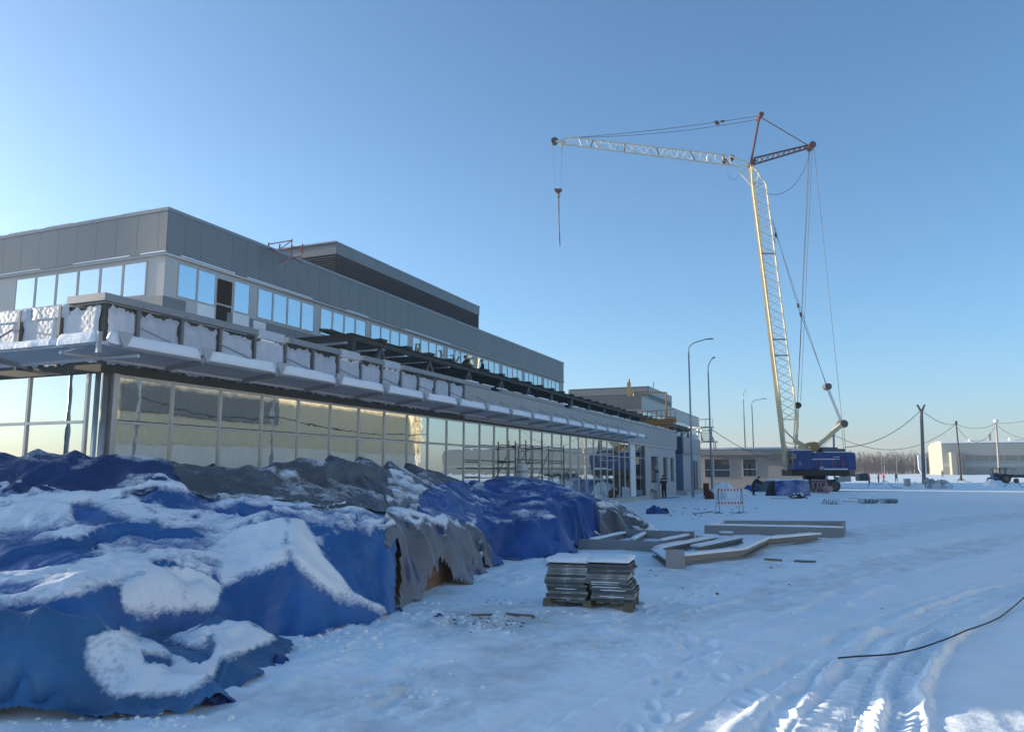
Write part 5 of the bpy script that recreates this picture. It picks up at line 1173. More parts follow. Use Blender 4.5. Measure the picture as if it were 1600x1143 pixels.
a, c = onY(1474, 728.5, HY), onY(1640, 723, HY); MB().box((hx0, HY - .05, a.z), (hx1, HY - .012, c.z)).build('pale_band', mat('pale_green_band', (.40, .42, .385), .6), hg)
a, c = onY(1487, 738, HY - 4), onY(1493, 706, HY - 4); pr_ = MB().box((a.x, HY - 6, 0), (c.x, HY - .06, c.z)).build('porch', HC, hg)
MB().box((c.x + .02, HY - .4, 0), (onY(1503, 706, HY).x, HY - .06, c.z - .3)).build('glazed_stair', GLD, hg); MB().box((onY(1503.3, 706, HY).x, HY - 1.2, 0), (onY(1506, 706, HY).x, HY - .06, c.z - .3)).build('porch_pier', HC, hg)
for u_, w_ in ((1515, 4), (1578, 6)): a = onY(u_, 690, HY + 6); MB().box((a.x, HY + 6, zr - .6), (a.x + w_ * .25, HY + 8, zr + .7)).build('roof_vent', WHITE, hg)
a = onY(1545, 690, HY + 10); MB().box((a.x, HY + 10, zr), (a.x + .8, HY + 11, zr + 2.4)).build('chimney', HG, hg)

TRUNK = mat('bare_twigs', (.105, .082, .075), .9, var=.3); FIR = mat('fir_needles', (.035, .048, .04), .9, var=.3); BIRCH = mat('birch_bark', (.42, .40, .37), .8, var=.15)
def bare_tree(m, p, h, rnd, spread=.22):
    m.tube([p, p + Vector((rnd.uniform(-.3, .3), 0, h * .55)), p + Vector((rnd.uniform(-.5, .5), 0, h))], [h * .013, h * .009, h * .002], 4, False)
    for k in range(26):
        t = rnd.uniform(.25, .97); a = rnd.uniform(0, 6.28); L_ = h * spread * (1.15 - t) * rnd.uniform(.6, 1.3) + h * .04
        b0 = p + UP * h * t; b1 = b0 + Vector((math.cos(a) * L_, math.sin(a) * L_, L_ * rnd.uniform(.6, 1.6))); wd_ = h * .0045
        m.add([b0 - RT * wd_, b0 + RT * wd_, b1], [(0, 1, 2)])
        for q in range(4):
            c0 = b0.lerp(b1, rnd.uniform(.3, .9)); c1 = c0 + Vector((rnd.uniform(-.5, .5), rnd.uniform(-.5, .5), rnd.uniform(.3, 1.0))) * L_ * .6; m.add([c0 - RT * wd_ * .6, c0 + RT * wd_ * .6, c1], [(0, 1, 2)])
rnd = random.Random(3)
m = MB()
for i in range(340):
    u = rnd.uniform(1285, 1475); d = rnd.uniform(325, 400); p = A(u, 740, d); p.z = 1.0; bare_tree(m, p, rnd.uniform(5.5, 10.0) * (1 if u > 1318 else .85), rnd)
for i in range(500):       # undergrowth at the edge of the wood
    u = rnd.uniform(1285, 1475); d = rnd.uniform(318, 345); p = A(u, 740, d); p.z = .9; bare_tree(m, p, rnd.uniform(1.8, 4.5), rnd, .4)
o = m.build('bare_wood', TRUNK); tag(o, 'distant mass of bare reddish brown trees closing the snow field', 'wood', kind='stuff')
def fir(u, d, h, label):
    p = A(u, 740, d); p.z = 1.0; t = thing('fir_tree', p, label, 'tree', 'firs in the far wood')
    MB().tube([p, p + UP * h * .95], [h * .018, h * .004], 6).build('trunk', TRUNK, t)
    m = MB()
    for k in range(90):
        tt = k / 90; L_ = h * .21 * (1 - tt) * rnd.uniform(.6, 1.1) + .15; a = rnd.uniform(0, 6.28); b0 = p + UP * h * (.14 + .84 * tt); e = b0 + Vector((math.cos(a) * L_, math.sin(a) * L_, -L_ * .35)); sd2 = Vector((-math.sin(a), math.cos(a), 0)) * L_ * .28
        m.add([b0, b0.lerp(e, .6) + sd2, e, b0.lerp(e, .6) - sd2], [(0, 1, 2, 3)])
    m.build('crown', FIR, t)
fir(1409, 322, 9.4, 'dark fir in the far wood, tallest of the evergreens between the poles'); fir(1329, 335, 8.2, 'dark fir in the far wood just right of the crane body'); fir(1447, 322, 7.4, 'dark fir in the far wood beside the hangar gable')
for u, lab in ((1378, 'pale birch trunk above the workers in red'), (1382, 'pale birch trunk just right of the first pale one'), (1401, 'pale birch trunk above the worker in green'), (1429, 'pale birch trunk left of the double pole')):
    p = A(u, 740, 318); p.z = .9; t = thing('birch_tree', p, lab, 'tree', 'birches in the far wood'); MB().tube([p, p + Vector((.3, 0, 7.2))], [.16, .05], 6).build('trunk', BIRCH, t)
    m = MB(); bare_tree(m, p, 7.8, rnd, .16); m.build('crown', TRUNK, t)

# ================================================================== LAMP POSTS, POLES, WIRES
def lamp(base, h, arm, label, group='street lamps along the front'):
    base = Vector(base); t = thing('street_lamp', base, label, 'street lamp', group)
    d_ = Vector(arm); L_ = d_.length; d_.normalize()
    MB().tube([base, base + UP * h * .5, base + UP * (h - 1.0)], [.11, .085, .06], 8).build('pole', GALV, t, True)
    top = base + UP * (h - 1.0)
    pts = smooth_line([top, top + UP * .5 + d_ * .06, top + UP * .85 + d_ * .45, top + UP * 1.0 + d_ * L_ * .7, top + UP * 1.12 + d_ * L_], 5)
    MB().tube(pts, .045, 7).build('arm', GALV, t, True)
    e = pts[-1]; sdv = d_.cross(UP)
    m = MB(); m.tube([e - d_ * .05, e + d_ * .15, e + d_ * .55, e + d_ * .7], [.05, .11, .12, .05], 8)
    for i, v in enumerate(m.v): m.v[i] = (v[0], v[1], e.z + (v[2] - e.z) * .55 + .03)
    m.build('lamp_head', mat('lamp_head', (.28, .29, .30), .5, .2), t, True)
    return t
b1 = A(1083, 775, 63); b1.z = 0; h1 = A(1078, 533, 63).z; lamp(b1, h1, RT * 1.35 - FW * .2, 'nearest tall lamp post with its arm to the right, in front of the annex')
b2 = A(1113, 770, 70); b2.z = 0; lamp(b2, A(1108, 565, 70).z, -FW * 1.2 + RT * .1, 'lamp post seen end on, with its arm towards the viewer, at the steel stair')
b3 = A(1167, 760, 112); b3.z = 0; lamp(b3, A(1163, 613, 112).z, -FW * 1.2 - RT * .15, 'far lamp post seen end on, rising behind the low beige building')
b4 = A(1180, 760, 118); b4.z = 0; lamp(b4, A(1178, 624, 118).z, RT * 1.6, 'far lamp post with its arm to the right, left of the crane tower')
lamp((8.0, 30.0, 0), 11, (1.5, .3, 0), 'lamp post out of frame to the right, mirrored in the first bays of glass'); lamp((11.6, 45.0, 0), 11, (1.5, .3, 0), 'lamp post out of frame to the right, mirrored farther along the glass')
lamp((-30.0, -1.5, 0), 8.5, (0.3, -1.5, 0), 'lamp post out of frame to the left, mirrored in the glazed end wall')

def ground_at(u, v):
    d = 60.0
    for _ in range(30): 
        l, h, z = ray(u, v); p = A(u, v, d); d = (gz(p.x, p.y) - CAM_H) / (z / h) if z < 0 else d
    p = A(u, v, d); p.z = gz(p.x, p.y); return p, d
up_ = thing('utility_pole', A(1441, 762, 112), 'double timber utility pole with two forked lamps on top', 'utility pole', 'timber utility poles'); pb = A(1444, 760, 112); pb.z = 0; ptop = A(1439.5, 640, 112)
up_.location = pb; W[up_.name] = pb.copy()
for o in (-.15, .15): MB().tube([pb + RT * o, ptop + RT * o * .8], [.13, .10], 8).build('post', POLEW, up_, True)
for s_ in (-1, 1): MB().bar(ptop + RT * .15 * s_ + UP * .0, ptop + RT * .55 * s_ + UP * .75, .28, .16).build('floodlight', STEELDK, up_)
MB().bar(ptop - RT * .4, ptop + RT * .4, .1, .1).build('crossbar', STEELDK, up_)
p2b = A(1502, 749.5, 148); p2b.z = gz(p2b.x, p2b.y); p2t = A(1494, 662, 148)
up2 = thing('utility_pole', p2b, 'slim leaning utility pole on a splayed three legged foot', 'utility pole', 'timber utility poles'); MB().tube([p2b, p2t], [.19, .12], 8).build('post', mat('dark_pole', (.07, .06, .06), .8), up2, True)
for u in (1491, 1513, 1522): MB().tube([p2b + UP * .6, A(u, 756 if u < 1520 else 764, 142)], .09, 5).build('brace', MATS['dark_pole'], up2)
MB().box(tuple(p2t - Vector((.15, .2, .0))), tuple(p2t + Vector((.2, .2, .55)))).build('floodlight', STEELDK, up2)
p3b = A(1562, 752, 142); p3b.z = gz(p3b.x, p3b.y); p3t = A(1556.5, 661, 142)
up3 = thing('utility_pole', p3b, 'pale utility pole with a round white lamp, planted in a snow mound', 'utility pole', 'timber utility poles'); MB().tube([p3b, p3t], [.2, .14], 8).build('post', mat('pale_pole', (.34, .30, .27), .8), up3, True)
m = MB().tube([p3t + UP * .1, p3t + UP * .25, p3t + UP * .6, p3t + UP * .75], [.2, .42, .42, .15], 10); m.build('lamp', WHITE, up3, True); MB().bar(p3t - RT * .4, p3t + RT * .1, .1, .1).build('bracket', STEELDK, up3)
pp = A(1302.5, 720, 132); pp.z = 0; pq = A(1302.5, 679, 132); t = thing('utility_pole', pp, 'grey post rising behind the crane body', 'utility pole'); MB().tube([pp, pq], .17, 8).build('post', BEAM, t, True); MB().bar(pq - RT * .3, pq + RT * .3, .1, .1).build('crossbar', BEAM, t)
WIRE = mat('wire', (.06, .065, .06), .7)
def wire(a, b2, sag, label, r=.045):
    pts = [a.lerp(b2, k / 20) - UP * sag * 4 * (k / 20) * (1 - k / 20) for k in range(21)]
    o = MB().tube(pts, r, 5, False).build('overhead_wire', WIRE, None, True); tag(o, label, 'wire', 'overhead wires across the yard')
wire(ptop, A(1320, 698.5, 100), 1.2, 'overhead wire from the double pole down to the crane body'); wire(pq, p2t, 3.6, 'overhead wire sagging from the post behind the crane to the leaning pole')
wire(ptop, p2t, .8, 'overhead wire from the double pole to the leaning pole'); wire(p2t, p3t, .9, 'upper wire between the leaning pole and the pale pole'); wire(p2t - UP * .4, p3t - UP * .2, 3.1, 'lower slack wire between the leaning pole and the pale pole')
wire(p3t, A(1680, 632, 125), .8, 'upper wire from the pale pole to the right edge'); wire(p3t - UP * .3, A(1680, 648, 125), 3.2, 'slack wire from the pale pole to the right edge')
wire(A(1113, 671, 70), pq, 3.5, 'long thin wire from the lamp post at the stair to behind the crane', .03)
wire(Vector((8.0, 30, 6)), Vector((11.2, 45, 6)), .5, 'overhead wire between the two lamp posts right of the frame')
wire(Vector((11.2, 45, 6)), Vector((13.5, 72, 6)), .6, 'overhead wire running on along the warehouse right of the frame')

# ================================================================== GOODS ON THE YARD
def snow_cap(poly, z, h, parent, label=None, name='snow_cap', inset=0.02, seed=1):
    """soft layer of snow over a convex level polygon (world x,y)"""
    P = [Vector((p[0], p[1], 0)) for p in poly]; c = sum(P, Vector()) / len(P); m = MB(); n_ = 5
    dense = []
    for i in range(len(P)):
        a, b2 = P[i], P[(i + 1) % len(P)]; kk = max(2, int((b2 - a).length / .12))
        dense += [a.lerp(b2, t / kk) for t in range(kk)]
    rings = []
    for sc_, zz in ((1.0, 0.0), (1.015, .35), (.97, .8), (.85, 1.0), (.5, 1.05)):
        rings.append([c + (p - c) * sc_ + UP * (z + h * zz * (0.75 + .5 * float(vnoise(p.x * 5 + seed, p.y * 5)))) for p in dense])
    k = len(dense); vs = [p for r_ in rings for p in r_] + [c + UP * (z + h * 1.05)]
    fs = [(j * k + i, j * k + (i + 1) % k, (j + 1) * k + (i + 1) % k, (j + 1) * k + i) for j in range(4) for i in range(k)] + [(4 * k + i, 4 * k + (i + 1) % k, 5 * k) for i in range(k)]
    m.add(vs, fs); return m.build(name, SNOW, parent, True)

# pallet with two stacks of stone slabs
pa, pbb = G(847, 948), G(989, 955); pz = min(gz(pa.x, pa.y), gz(pbb.x, pbb.y)) - .01
ax = (pbb - pa); ax.z = 0; PL = ax.length; ax.normalize(); ay = UP.cross(ax)
def PP(x, y, z): return Vector((pa.x, pa.y, pz)) + ax * x + ay * y + UP * z
PD = 0.78
t = thing('wooden_pallet', PP(PL / 2, PD / 2, 0), 'snowy wooden pallet carrying two stacks of slabs, alone on the yard', 'pallet')
for x in (0.07, PL / 2, PL - .07):
    for y in (.05, PD / 2, PD - .05): MB().obox(PP(x, y, .075), ax * .06, ay * .05, UP * .045).build('block', WOOD, t)
for y in (.06, PD / 2, PD - .06): MB().obox(PP(PL / 2, y, .016), ax * PL / 2, ay * .05, UP * .011).build('bottom_board', WOOD, t)
for k in range(7): MB().obox(PP(.07 + k * (PL - .14) / 6, PD / 2, .136), ax * .055, ay * PD / 2, UP * .011).build('top_board', WOOD, t)
SLABS = [attr_mix_mat('slab_stone_' + q, c_, 'none', (.62, .64, .66), .85, bump=.5, bscale=20, edge=.12, nscale=5, bias=bi, var=.4, stretch=(1, 1, 4)) for q, c_, bi in (('a', (.13, .135, .13), .36), ('b', (.19, .19, .18), .42), ('c', (.075, .085, .09), .30))]
for s_ in range(2):
    z = .152; cxs = .27 * PL if s_ == 0 else .745 * PL; n_ = 14
    for k in range(n_):
        th_s = random.uniform(.026, .042); wd_ = PL * .46 + random.uniform(-.02, .02); drift = (k / n_) * (.0 if s_ == 0 else -.04) + (0.02 if s_ == 0 else .03) * math.sin(k * .7)
        c = PP(cxs + drift + random.uniform(-.012, .012) + (.02 if s_ else -.01) * (1 - k / n_), PD / 2 + random.uniform(-.012, .012), z + th_s / 2)
        a = random.uniform(-.015, .015); e1 = ax * math.cos(a) + ay * math.sin(a); e2 = ay * math.cos(a) - ax * math.sin(a)
        top = k == n_ - 1
        mm = MB()
        # rough split edge
        ring = []; e = []
        for q in range(24):
            t_ = q / 24 * 4; sd_ = int(t_); f = t_ - sd_; P4 = [(-1, -1), (1, -1), (1, 1), (-1, 1)]; p0, p1 = P4[sd_], P4[(sd_ + 1) % 4]
            x = p0[0] + (p1[0] - p0[0]) * f; y = p0[1] + (p1[1] - p0[1]) * f; j = 1 + random.uniform(-.018, .012); ring.append((x * wd_ / 2 * j, y * PD * .46 * j))
        lo_ = [c + e1 * x + e2 * y - UP * th_s / 2 for x, y in ring]; hi_ = [c + e1 * x * .995 + e2 * y * .995 + UP * (th_s / 2 - .002) for x, y in ring]
        mm.add(lo_ + hi_, [tuple(range(24))[::-1], tuple(range(24, 48))] + [(i, (i + 1) % 24, 24 + (i + 1) % 24, 24 + i) for i in range(24)])
        o = mm.build('stone_slab', random.choice(SLABS)); side = 'left' if s_ == 0 else 'right'
        tag(o, f'snow capped topmost slab of the {side} stack on the pallet' if top else f'rough grey stone slab below the top of the {side} stack on the pallet', 'slab', f'slabs in the {side} stack')
        z += th_s + .003
        if top:
            pr4 = [c + e1 * (x * wd_ / 2) + e2 * (y * PD * .46) for x, y in ((-1, -1), (1, -1), (1, 1), (-1, 1))]
            snow_cap([(p.x, p.y) for p in pr4], z - .003, .07 if s_ == 0 else .06, o, seed=s_ * 9)
        elif random.random() < .3:
            q_ = [c + e1 * (x * wd_ / 2 * 1.01) + e2 * (y) for x, y in ((-.9 + random.uniform(0, .6), -PD * .475), (random.uniform(.1, .9), -PD * .475), (.5, -PD * .44), (-.6, -PD * .44))]
            MB().add([p + UP * (th_s / 2 - .004) for p in q_] + [p + UP * (th_s / 2 + .006) for p in q_], [(3, 2, 1, 0), (4, 5, 6, 7), (0, 1, 5, 4), (1, 2, 6, 5), (2, 3, 7, 6), (3, 0, 4, 7)]).build('snow_crust', SNOW, o)

# boards under the opened grey tarpaulin
for u0, v0, u1, v1, zt_, lab in ((668, 931, 722, 905, .60, 'brown boarded crate showing at the foot of the grey tarpaulin'), (617, 948, 630, 940, .78, 'brown crate edge in the gap between the blue and grey tarpaulins')):
    a, c = G(u0, v0), G(u1, v1); d_ = (c - a); d_.z = 0; nrm_ = UP.cross(d_).normalized(); a = a + nrm_ * .22; c = c + nrm_ * .22
    ct = thing('crate', (a + c) / 2, lab, 'crate')
    hN = 4
    for k in range(hN): MB().obox((a + c) / 2 + UP * (zt_ * (k + .5) / hN), d_ / 2, nrm_ * .012, UP * (zt_ / hN / 2 - .004)).build('board', CARD, ct)
    MB().obox((a + c) / 2 + nrm_ * .5 + UP * zt_ / 2, d_ / 2 * .98, nrm_ * .47, UP * (zt_ / 2 - .01)).build('core', CARD, ct)

# steel frames lying on the snow
def gp(u, v, z=0.0):
    p = G(u, v); return Vector((p.x, p.y, gz(p.x, p.y) - .02 + z))
def flat_beam(p, q, h, wd_, name, parent, cap=True, m_=BEAM, z=0.0):
    a, b2 = gp(*p) + UP * (h / 2 + z), gp(*q) + UP * (h / 2 + z)
    zz = (a.z + b2.z) / 2; a.z = b2.z = zz
    ob = MB().ibeam(a, b2, wd_, h, .02).build(name, m_, parent) if wd_ > .12 else MB().bar(a, b2, wd_, h).build(name, m_, parent)
    if cap:
        d_ = (b2 - a).normalized(); s_ = d_.cross(UP) * wd_ * .5
        ob2 = snow_cap([(p_.x, p_.y) for p_ in (a + s_, b2 + s_, b2 - s_, a - s_)], zz + h / 2 + .001, .05, ob, seed=int(p[0]))
    return ob
t = thing('welded_beams', gp(1210, 830), 'farther rectangular grey steel frame, two deep beams with a narrow gap', 'steel frame', 'grey steel frames on the snow')
flat_beam((1101, 833), (1318, 838), .30, .10, 'long_beam', t); flat_beam((1130, 826), (1321, 827), .34, .10, 'long_beam', t, False); flat_beam((1103, 831), (1131, 826), .26, .10, 'end_beam', t); flat_beam((1317, 836), (1320, 828), .3, .08, 'end_beam', t, False)
t = thing('welded_beams', gp(990, 850), 'ladder shaped grey steel frame against the end of the covered pile', 'steel frame', 'grey steel frames on the snow')
flat_beam((905, 857), (1034, 862), .30, .10, 'long_beam', t, False); flat_beam((976, 839), (1085, 843), .28, .10, 'long_beam', t, False)
for p, q in (((907, 855), (976, 839)), ((988, 851), (1014, 836)), ((1032, 852), (1078, 842))): flat_beam(p, q, .16, .14, 'rung', t)
t = thing('welded_beams', gp(1150, 860), 'nearest grey steel frame, a kinked beam with two snow covered cross members', 'steel frame', 'grey steel frames on the snow')
for p, q, nm_ in (((1052, 883), (1158, 871), 'long_beam'), ((1158, 871), (1198, 851), 'kinked_beam'), ((1198, 851), (1278, 843), 'long_beam')): flat_beam(p, q, .17, .26, nm_, t, True, z=.06)
for p, q, nm_ in (((1026, 868), (1049, 885), 'end_beam'), ((1028, 865), (1120, 846), 'cross_beam'), ((1086, 862), (1150, 848), 'cross_beam'), ((1120, 848), (1160, 847), 'short_beam')): flat_beam(p, q, .15, .24, nm_, t, True, z=.04)
a = gp(1048, 886); MB().obox(a + UP * .2 + RT * .1, RT * .20, FW * .01, UP * .21).build('end_plate', mat('pale_primer', (.27, .28, .285), .5), t)
for u, v, du in ((1100, 843, 16), (1070, 836, 10), (1135, 838, 14)):
    p = gp(u, v); o = MB().obox(p + UP * .09, RT * du * .014, FW * .09, UP * .07).build('steel_offcut', BEAM); tag(o, {1100: 'short grey steel offcut between the ladder frame and the kinked frame', 1070: 'small steel offcut on the end of the ladder frame', 1135: 'grey steel offcut in front of the deep rectangular frame'}[u], 'steel offcut', 'steel offcuts'); snow_cap([(q.x, q.y) for q in (p - RT * du * .014 - FW * .09, p + RT * du * .014 - FW * .09, p + RT * du * .014 + FW * .09, p - RT * du * .014 + FW * .09)], p.z + .16, .04, o)
for (p, q, lab) in (((1194, 874), (1222, 875), 'thin brown plank half sunk in the snow in front of the kinked frame'), ((1242, 876), (1274, 878), 'second thin brown plank farther right in front of the kinked frame'), ((1085, 803), (1113, 799), 'thin plank in the snow left of the striped barrier'), ((1205, 779), (1262, 779.5), 'dark plank lying before the blue wrapped box'), ((1317, 783), (1338, 783.5), 'dark flat board near the corrugated sheets'), ((1325, 778), (1340, 778), 'short dark board behind the corrugated sheets')):
    a, c = gp(*p), gp(*q); o = MB().bar(a + UP * .03, c + UP * .03, .14, .05).build('plank', WOOD); tag(o, lab, 'plank')

# striped barrier
pts = [gp(1122, 802), gp(1162, 801)]
t = thing('barrier', (pts[0] + pts[1]) / 2, 'white and red striped tape barrier on thin legs in the middle of the yard', 'barrier')
RED = mat('red_stripe', (.45, .03, .04), .6)
hB = A(1122, 762, hdist(pts[0])).z - pts[0].z; aB = (pts[1] - pts[0]).normalized(); LB = (pts[1] - pts[0]).length; nB = UP.cross(aB)
for x in (0.06, LB - .06):
    p = pts[0] + aB * x
    MB().tube([p - nB * .05, p + UP * hB], .016, 6).tube([p + nB * .28, p + UP * hB * .97], .014, 6).build('leg', mat('rusty_leg', (.2, .13, .09), .7), t); MB().bar(p - nB * .25 + UP * .03, p + nB * .35 + UP * .03, .08, .05).build('foot', WOOD, t)
for z0 in (hB - .13, hB * .38):
    n_ = 16
    for k in range(n_):
        x = LB * k / n_; sk = .05; q = [pts[0] + aB * (x + dx) + UP * (z0 + dz) for dx, dz in ((0, 0), (LB / n_ - .002, 0), (LB / n_ + sk - .002, .11), (sk, .11))]
        sg = 0.02 * math.sin(math.pi * k / n_)
        MB().prism([p - UP * sg for p in q], nB * .006).build('tape_stripe', RED if k % 2 == 0 else WHITE, t)
MB().bar(gp(1140, 801) + UP * .02, gp(1158, 802) + UP * .03, .1, .05).build('foot_board', WOOD, t)

# heaps, tarpaulins and gear near the crane
def mound(u, v, ru, depth, h, m_, name, label, cat, seed, rough=.3, group=None, kind=None, flatz=None):
    """irregular lump with its front foot at (u,v), half width ru pixels"""
    p = gp(u, v); d = hdist(p); rx = ru / 1222 * d; c = p + FW * depth; N1, N2 = 40, 14; m = MB(); vs = []
    for j in range(N2 + 1):
        f = j / N2
        for i in range(N1):
            a = 2 * math.pi * i / N1; nr = 1 + rough * (float(fbm(math.cos(a) * 1.6 + seed, math.sin(a) * 1.6 + f * 2, 3, 21)) - .5) * 2
            r_ = math.cos(f * math.pi / 2) ** .7 * nr; zz = h * math.sin(f * math.pi / 2) * (1 + rough * 1.1 * (float(fbm(math.cos(a) * r_ * 2.2 + seed * 3, math.sin(a) * r_ * 2.2, 3, 23)) - .5) * 2)
            vs.append(Vector((c.x, c.y, p.z - .05)) + RT * (rx * r_ * math.cos(a)) + FW * (depth * r_ * math.sin(a)) + UP * zz)
    fs = [(j * N1 + i, j * N1 + (i + 1) % N1, (j + 1) * N1 + (i + 1) % N1, (j + 1) * N1 + i) for j in range(N2) for i in range(N1)]
    m.add(vs, fs); o = m.build(name, m_, None, True)
    if kind: o['kind'] = kind
    else: tag(o, label, cat, group)
    return o
T_LUMP = mat('creased_blue_sheet', (.018, .06, .24), .5, var=.45, scale=4, bump=.8, bscale=6)
mound(1137, 779, 22, 1.0, .95, SNOW, 'snow_heap', 'snow heap behind the striped barrier', 'snow heap', 3, .75, 'snow heaps')
mound(1160, 775, 20, 1.0, .60, SNOW, 'snow_heap', 'lower snow heap to the right of the barrier', 'snow heap', 8, .35, 'snow heaps')
mound(1157, 763, 26, 1.2, 1.15, T_LUMP, 'tarpaulin_heap', 'heap of creased blue tarpaulin behind the snow heap', 'tarpaulin', 5, .45)
mound(1178, 768, 14, .7, .6, T_LUMP, 'tarpaulin_heap', 'small blue tarpaulin bundle beside the green covered load', 'tarpaulin', 15, .5)
mound(1198, 768, 17, 1.0, 1.15, mat('green_grey_sheet', (.075, .10, .10), .6, var=.3, bump=.6, bscale=5), 'covered_load', 'grey green covered load under the leaning worker', 'covered load', 12, .25)
mound(1199, 758, 14, .8, 1.55, SNOW, 'snow_crust', None, None, 14, .2, kind='stuff')
mound(1025, 803, 15, .35, .35, T_LUMP, 'tarpaulin_scrap', 'crumpled blue tarpaulin scrap lying on the snow near the glass front', 'tarpaulin', 21, .6)
mound(1040, 801, 6, .2, .28, mat('dark_sheet', (.012, .018, .05), .6), 'tarpaulin_scrap', 'dark end of tarpaulin beside the blue scrap', 'tarpaulin', 25, .6)
mound(1111, 779, 8, .5, .75, RUST, 'scrap_heap', 'rusty brown scrap heap next to the rusty drum', 'scrap', 27, .4)
p = gp(1104, 778); t = thing('oil_drum', p, 'rusty brown drum standing left of the snow heap', 'drum'); hD = A(1104, 755, hdist(p)).z - p.z; rD = 4.5 / 1222 * hdist(p)
MB().tube([p + UP * z for z in (0, hD * .33, hD * .34, hD * .36, hD * .66, hD * .67, hD * .69, hD)], [rD, rD, rD * 1.06, rD, rD, rD * 1.06, rD, rD], 16).build('barrel', RUST, t, 'auto'); MB().tube([p + UP * (hD + .001), p + UP * (hD + .03)], [rD * .9, rD * .85], 14).build('lid', BLACK, t)
# blue wrapped box
def wrapped_box(u0, u1, v0, v1, depth, m_, label, dark_end=None):
    a, c = gp(u0, v1), gp(u1, v1); a.z = c.z = min(a.z, c.z); d = hdist((a + c) / 2); h = (v1 - v0) / 1222 * d
    t = thing('wrapped_box', (a + c) / 2 + FW * depth / 2, label, 'covered load')
    nx_, nz_ = 26, 14; P, Q = np.meshgrid(np.linspace(0, 1, nx_), np.linspace(0, 1, nz_), indexing='ij')
    L_ = (c - a).length; bul = .10 * np.sin(np.pi * P) + .22 * (fbm(P * 4, Q * 2, 3, 33) - .5); slx_ = (.5 - P) * .1 * Q
    X_ = a.x + RT.x * (P * L_ + slx_) - FW.x * (bul - .25 * Q); Y_ = a.y + RT.y * (P * L_ + slx_) - FW.y * (bul - .25 * Q); Z_ = a.z + Q * h * (1 + .10 * (fbm(P * 3, P * 0, 2, 35) - .5))
    link(bpy.data.objects.new('sheet', gridmesh('sheet', X_, Y_, Z_, m_)), t, (0, 0, 0))
    m = MB().obox((a + c) / 2 + FW * (depth / 2 + .28) + UP * h * .47, RT * L_ * .48, FW * depth / 2, UP * h * .47); m.build('cover', m_, t)
    if dark_end: MB().prism([a - RT * .45 + FW * .35, a + RT * .15, a + RT * .12 + UP * h * .97 + FW * .25, a - RT * .02 + UP * h * .9 + FW * .5], FW * 1.0).build('dark_flap', dark_end, t)
    q = [(a + FW * .22 + UP * 0), (c + FW * .22), (c + FW * (depth + .3)), (a + FW * (depth + .3))]; snow_cap([(p_.x, p_.y) for p_ in q], a.z + h * .955, .12, t)
    return t
T_BOX = attr_mix_mat('frosted_blue_sheet', (.014, .07, .28), 'none', (.7, .72, .76), .45, bump=.6, bscale=4, edge=.25, nscale=.9, bias=.33)
wrapped_box(1212, 1267, 750, 774.5, 2.2, T_BOX, 'large box wrapped in bright blue sheet before the crane', mat('black_sheet', (.012, .013, .018), .7))
a = gp(1247, 779); o = MB()
for k in range(9): o.bar(a + RT * random.uniform(-.9, .9) + UP * random.uniform(.05, .35), a + RT * random.uniform(-.9, .9) + FW * .3 + UP * random.uniform(.05, .4), .09, .07)
o = o.build('scrap_pile', STEELDK); tag(o, 'small dark scrap pile dusted with snow in front of the blue wrapped box', 'scrap', kind='stuff'); 
for k in range(3): mound(1243 + 5 * k, 777.5, 2.6, .15, .42, SNOW, 'snow_crust', None, None, 40 + k, .4, kind='stuff')
# pink lattice jib section
PINK = mat('faded_pink_paint', (.40, .27, .29), .6, var=.2)
lp = gp(1283, 772); DL = hdist(lp)
def LQ(u, v, dd): q = A(u, v, DL + dd); return q
t = thing('jib_section', lp, 'spare pale pink lattice jib section lying before the crawler track', 'jib section')
aa = [LQ(1268, 749, 0), LQ(1268, 769, 0), LQ(1268, 749, 1.3), LQ(1268, 768, 1.3)]; bb = [LQ(1290, 750, 0), LQ(1296, 770, 0), LQ(1290, 750, 1.3), LQ(1296, 769, 1.3)]
lattice('lattice', aa, bb, .055, .035, 4, PINK, t); MB().disc(LQ(1293, 763, .6), FW, .24, 1.3, 14).build('sheave', PINK, t)
for i, j in ((0, 1), (2, 3), (0, 2), (1, 3)): MB().tube([bb[i], bb[j]], .05, 5).build('end_frame', PINK, t)
CORR = mat('frosted_sheet', (.56, .61, .63), .6, var=.15)
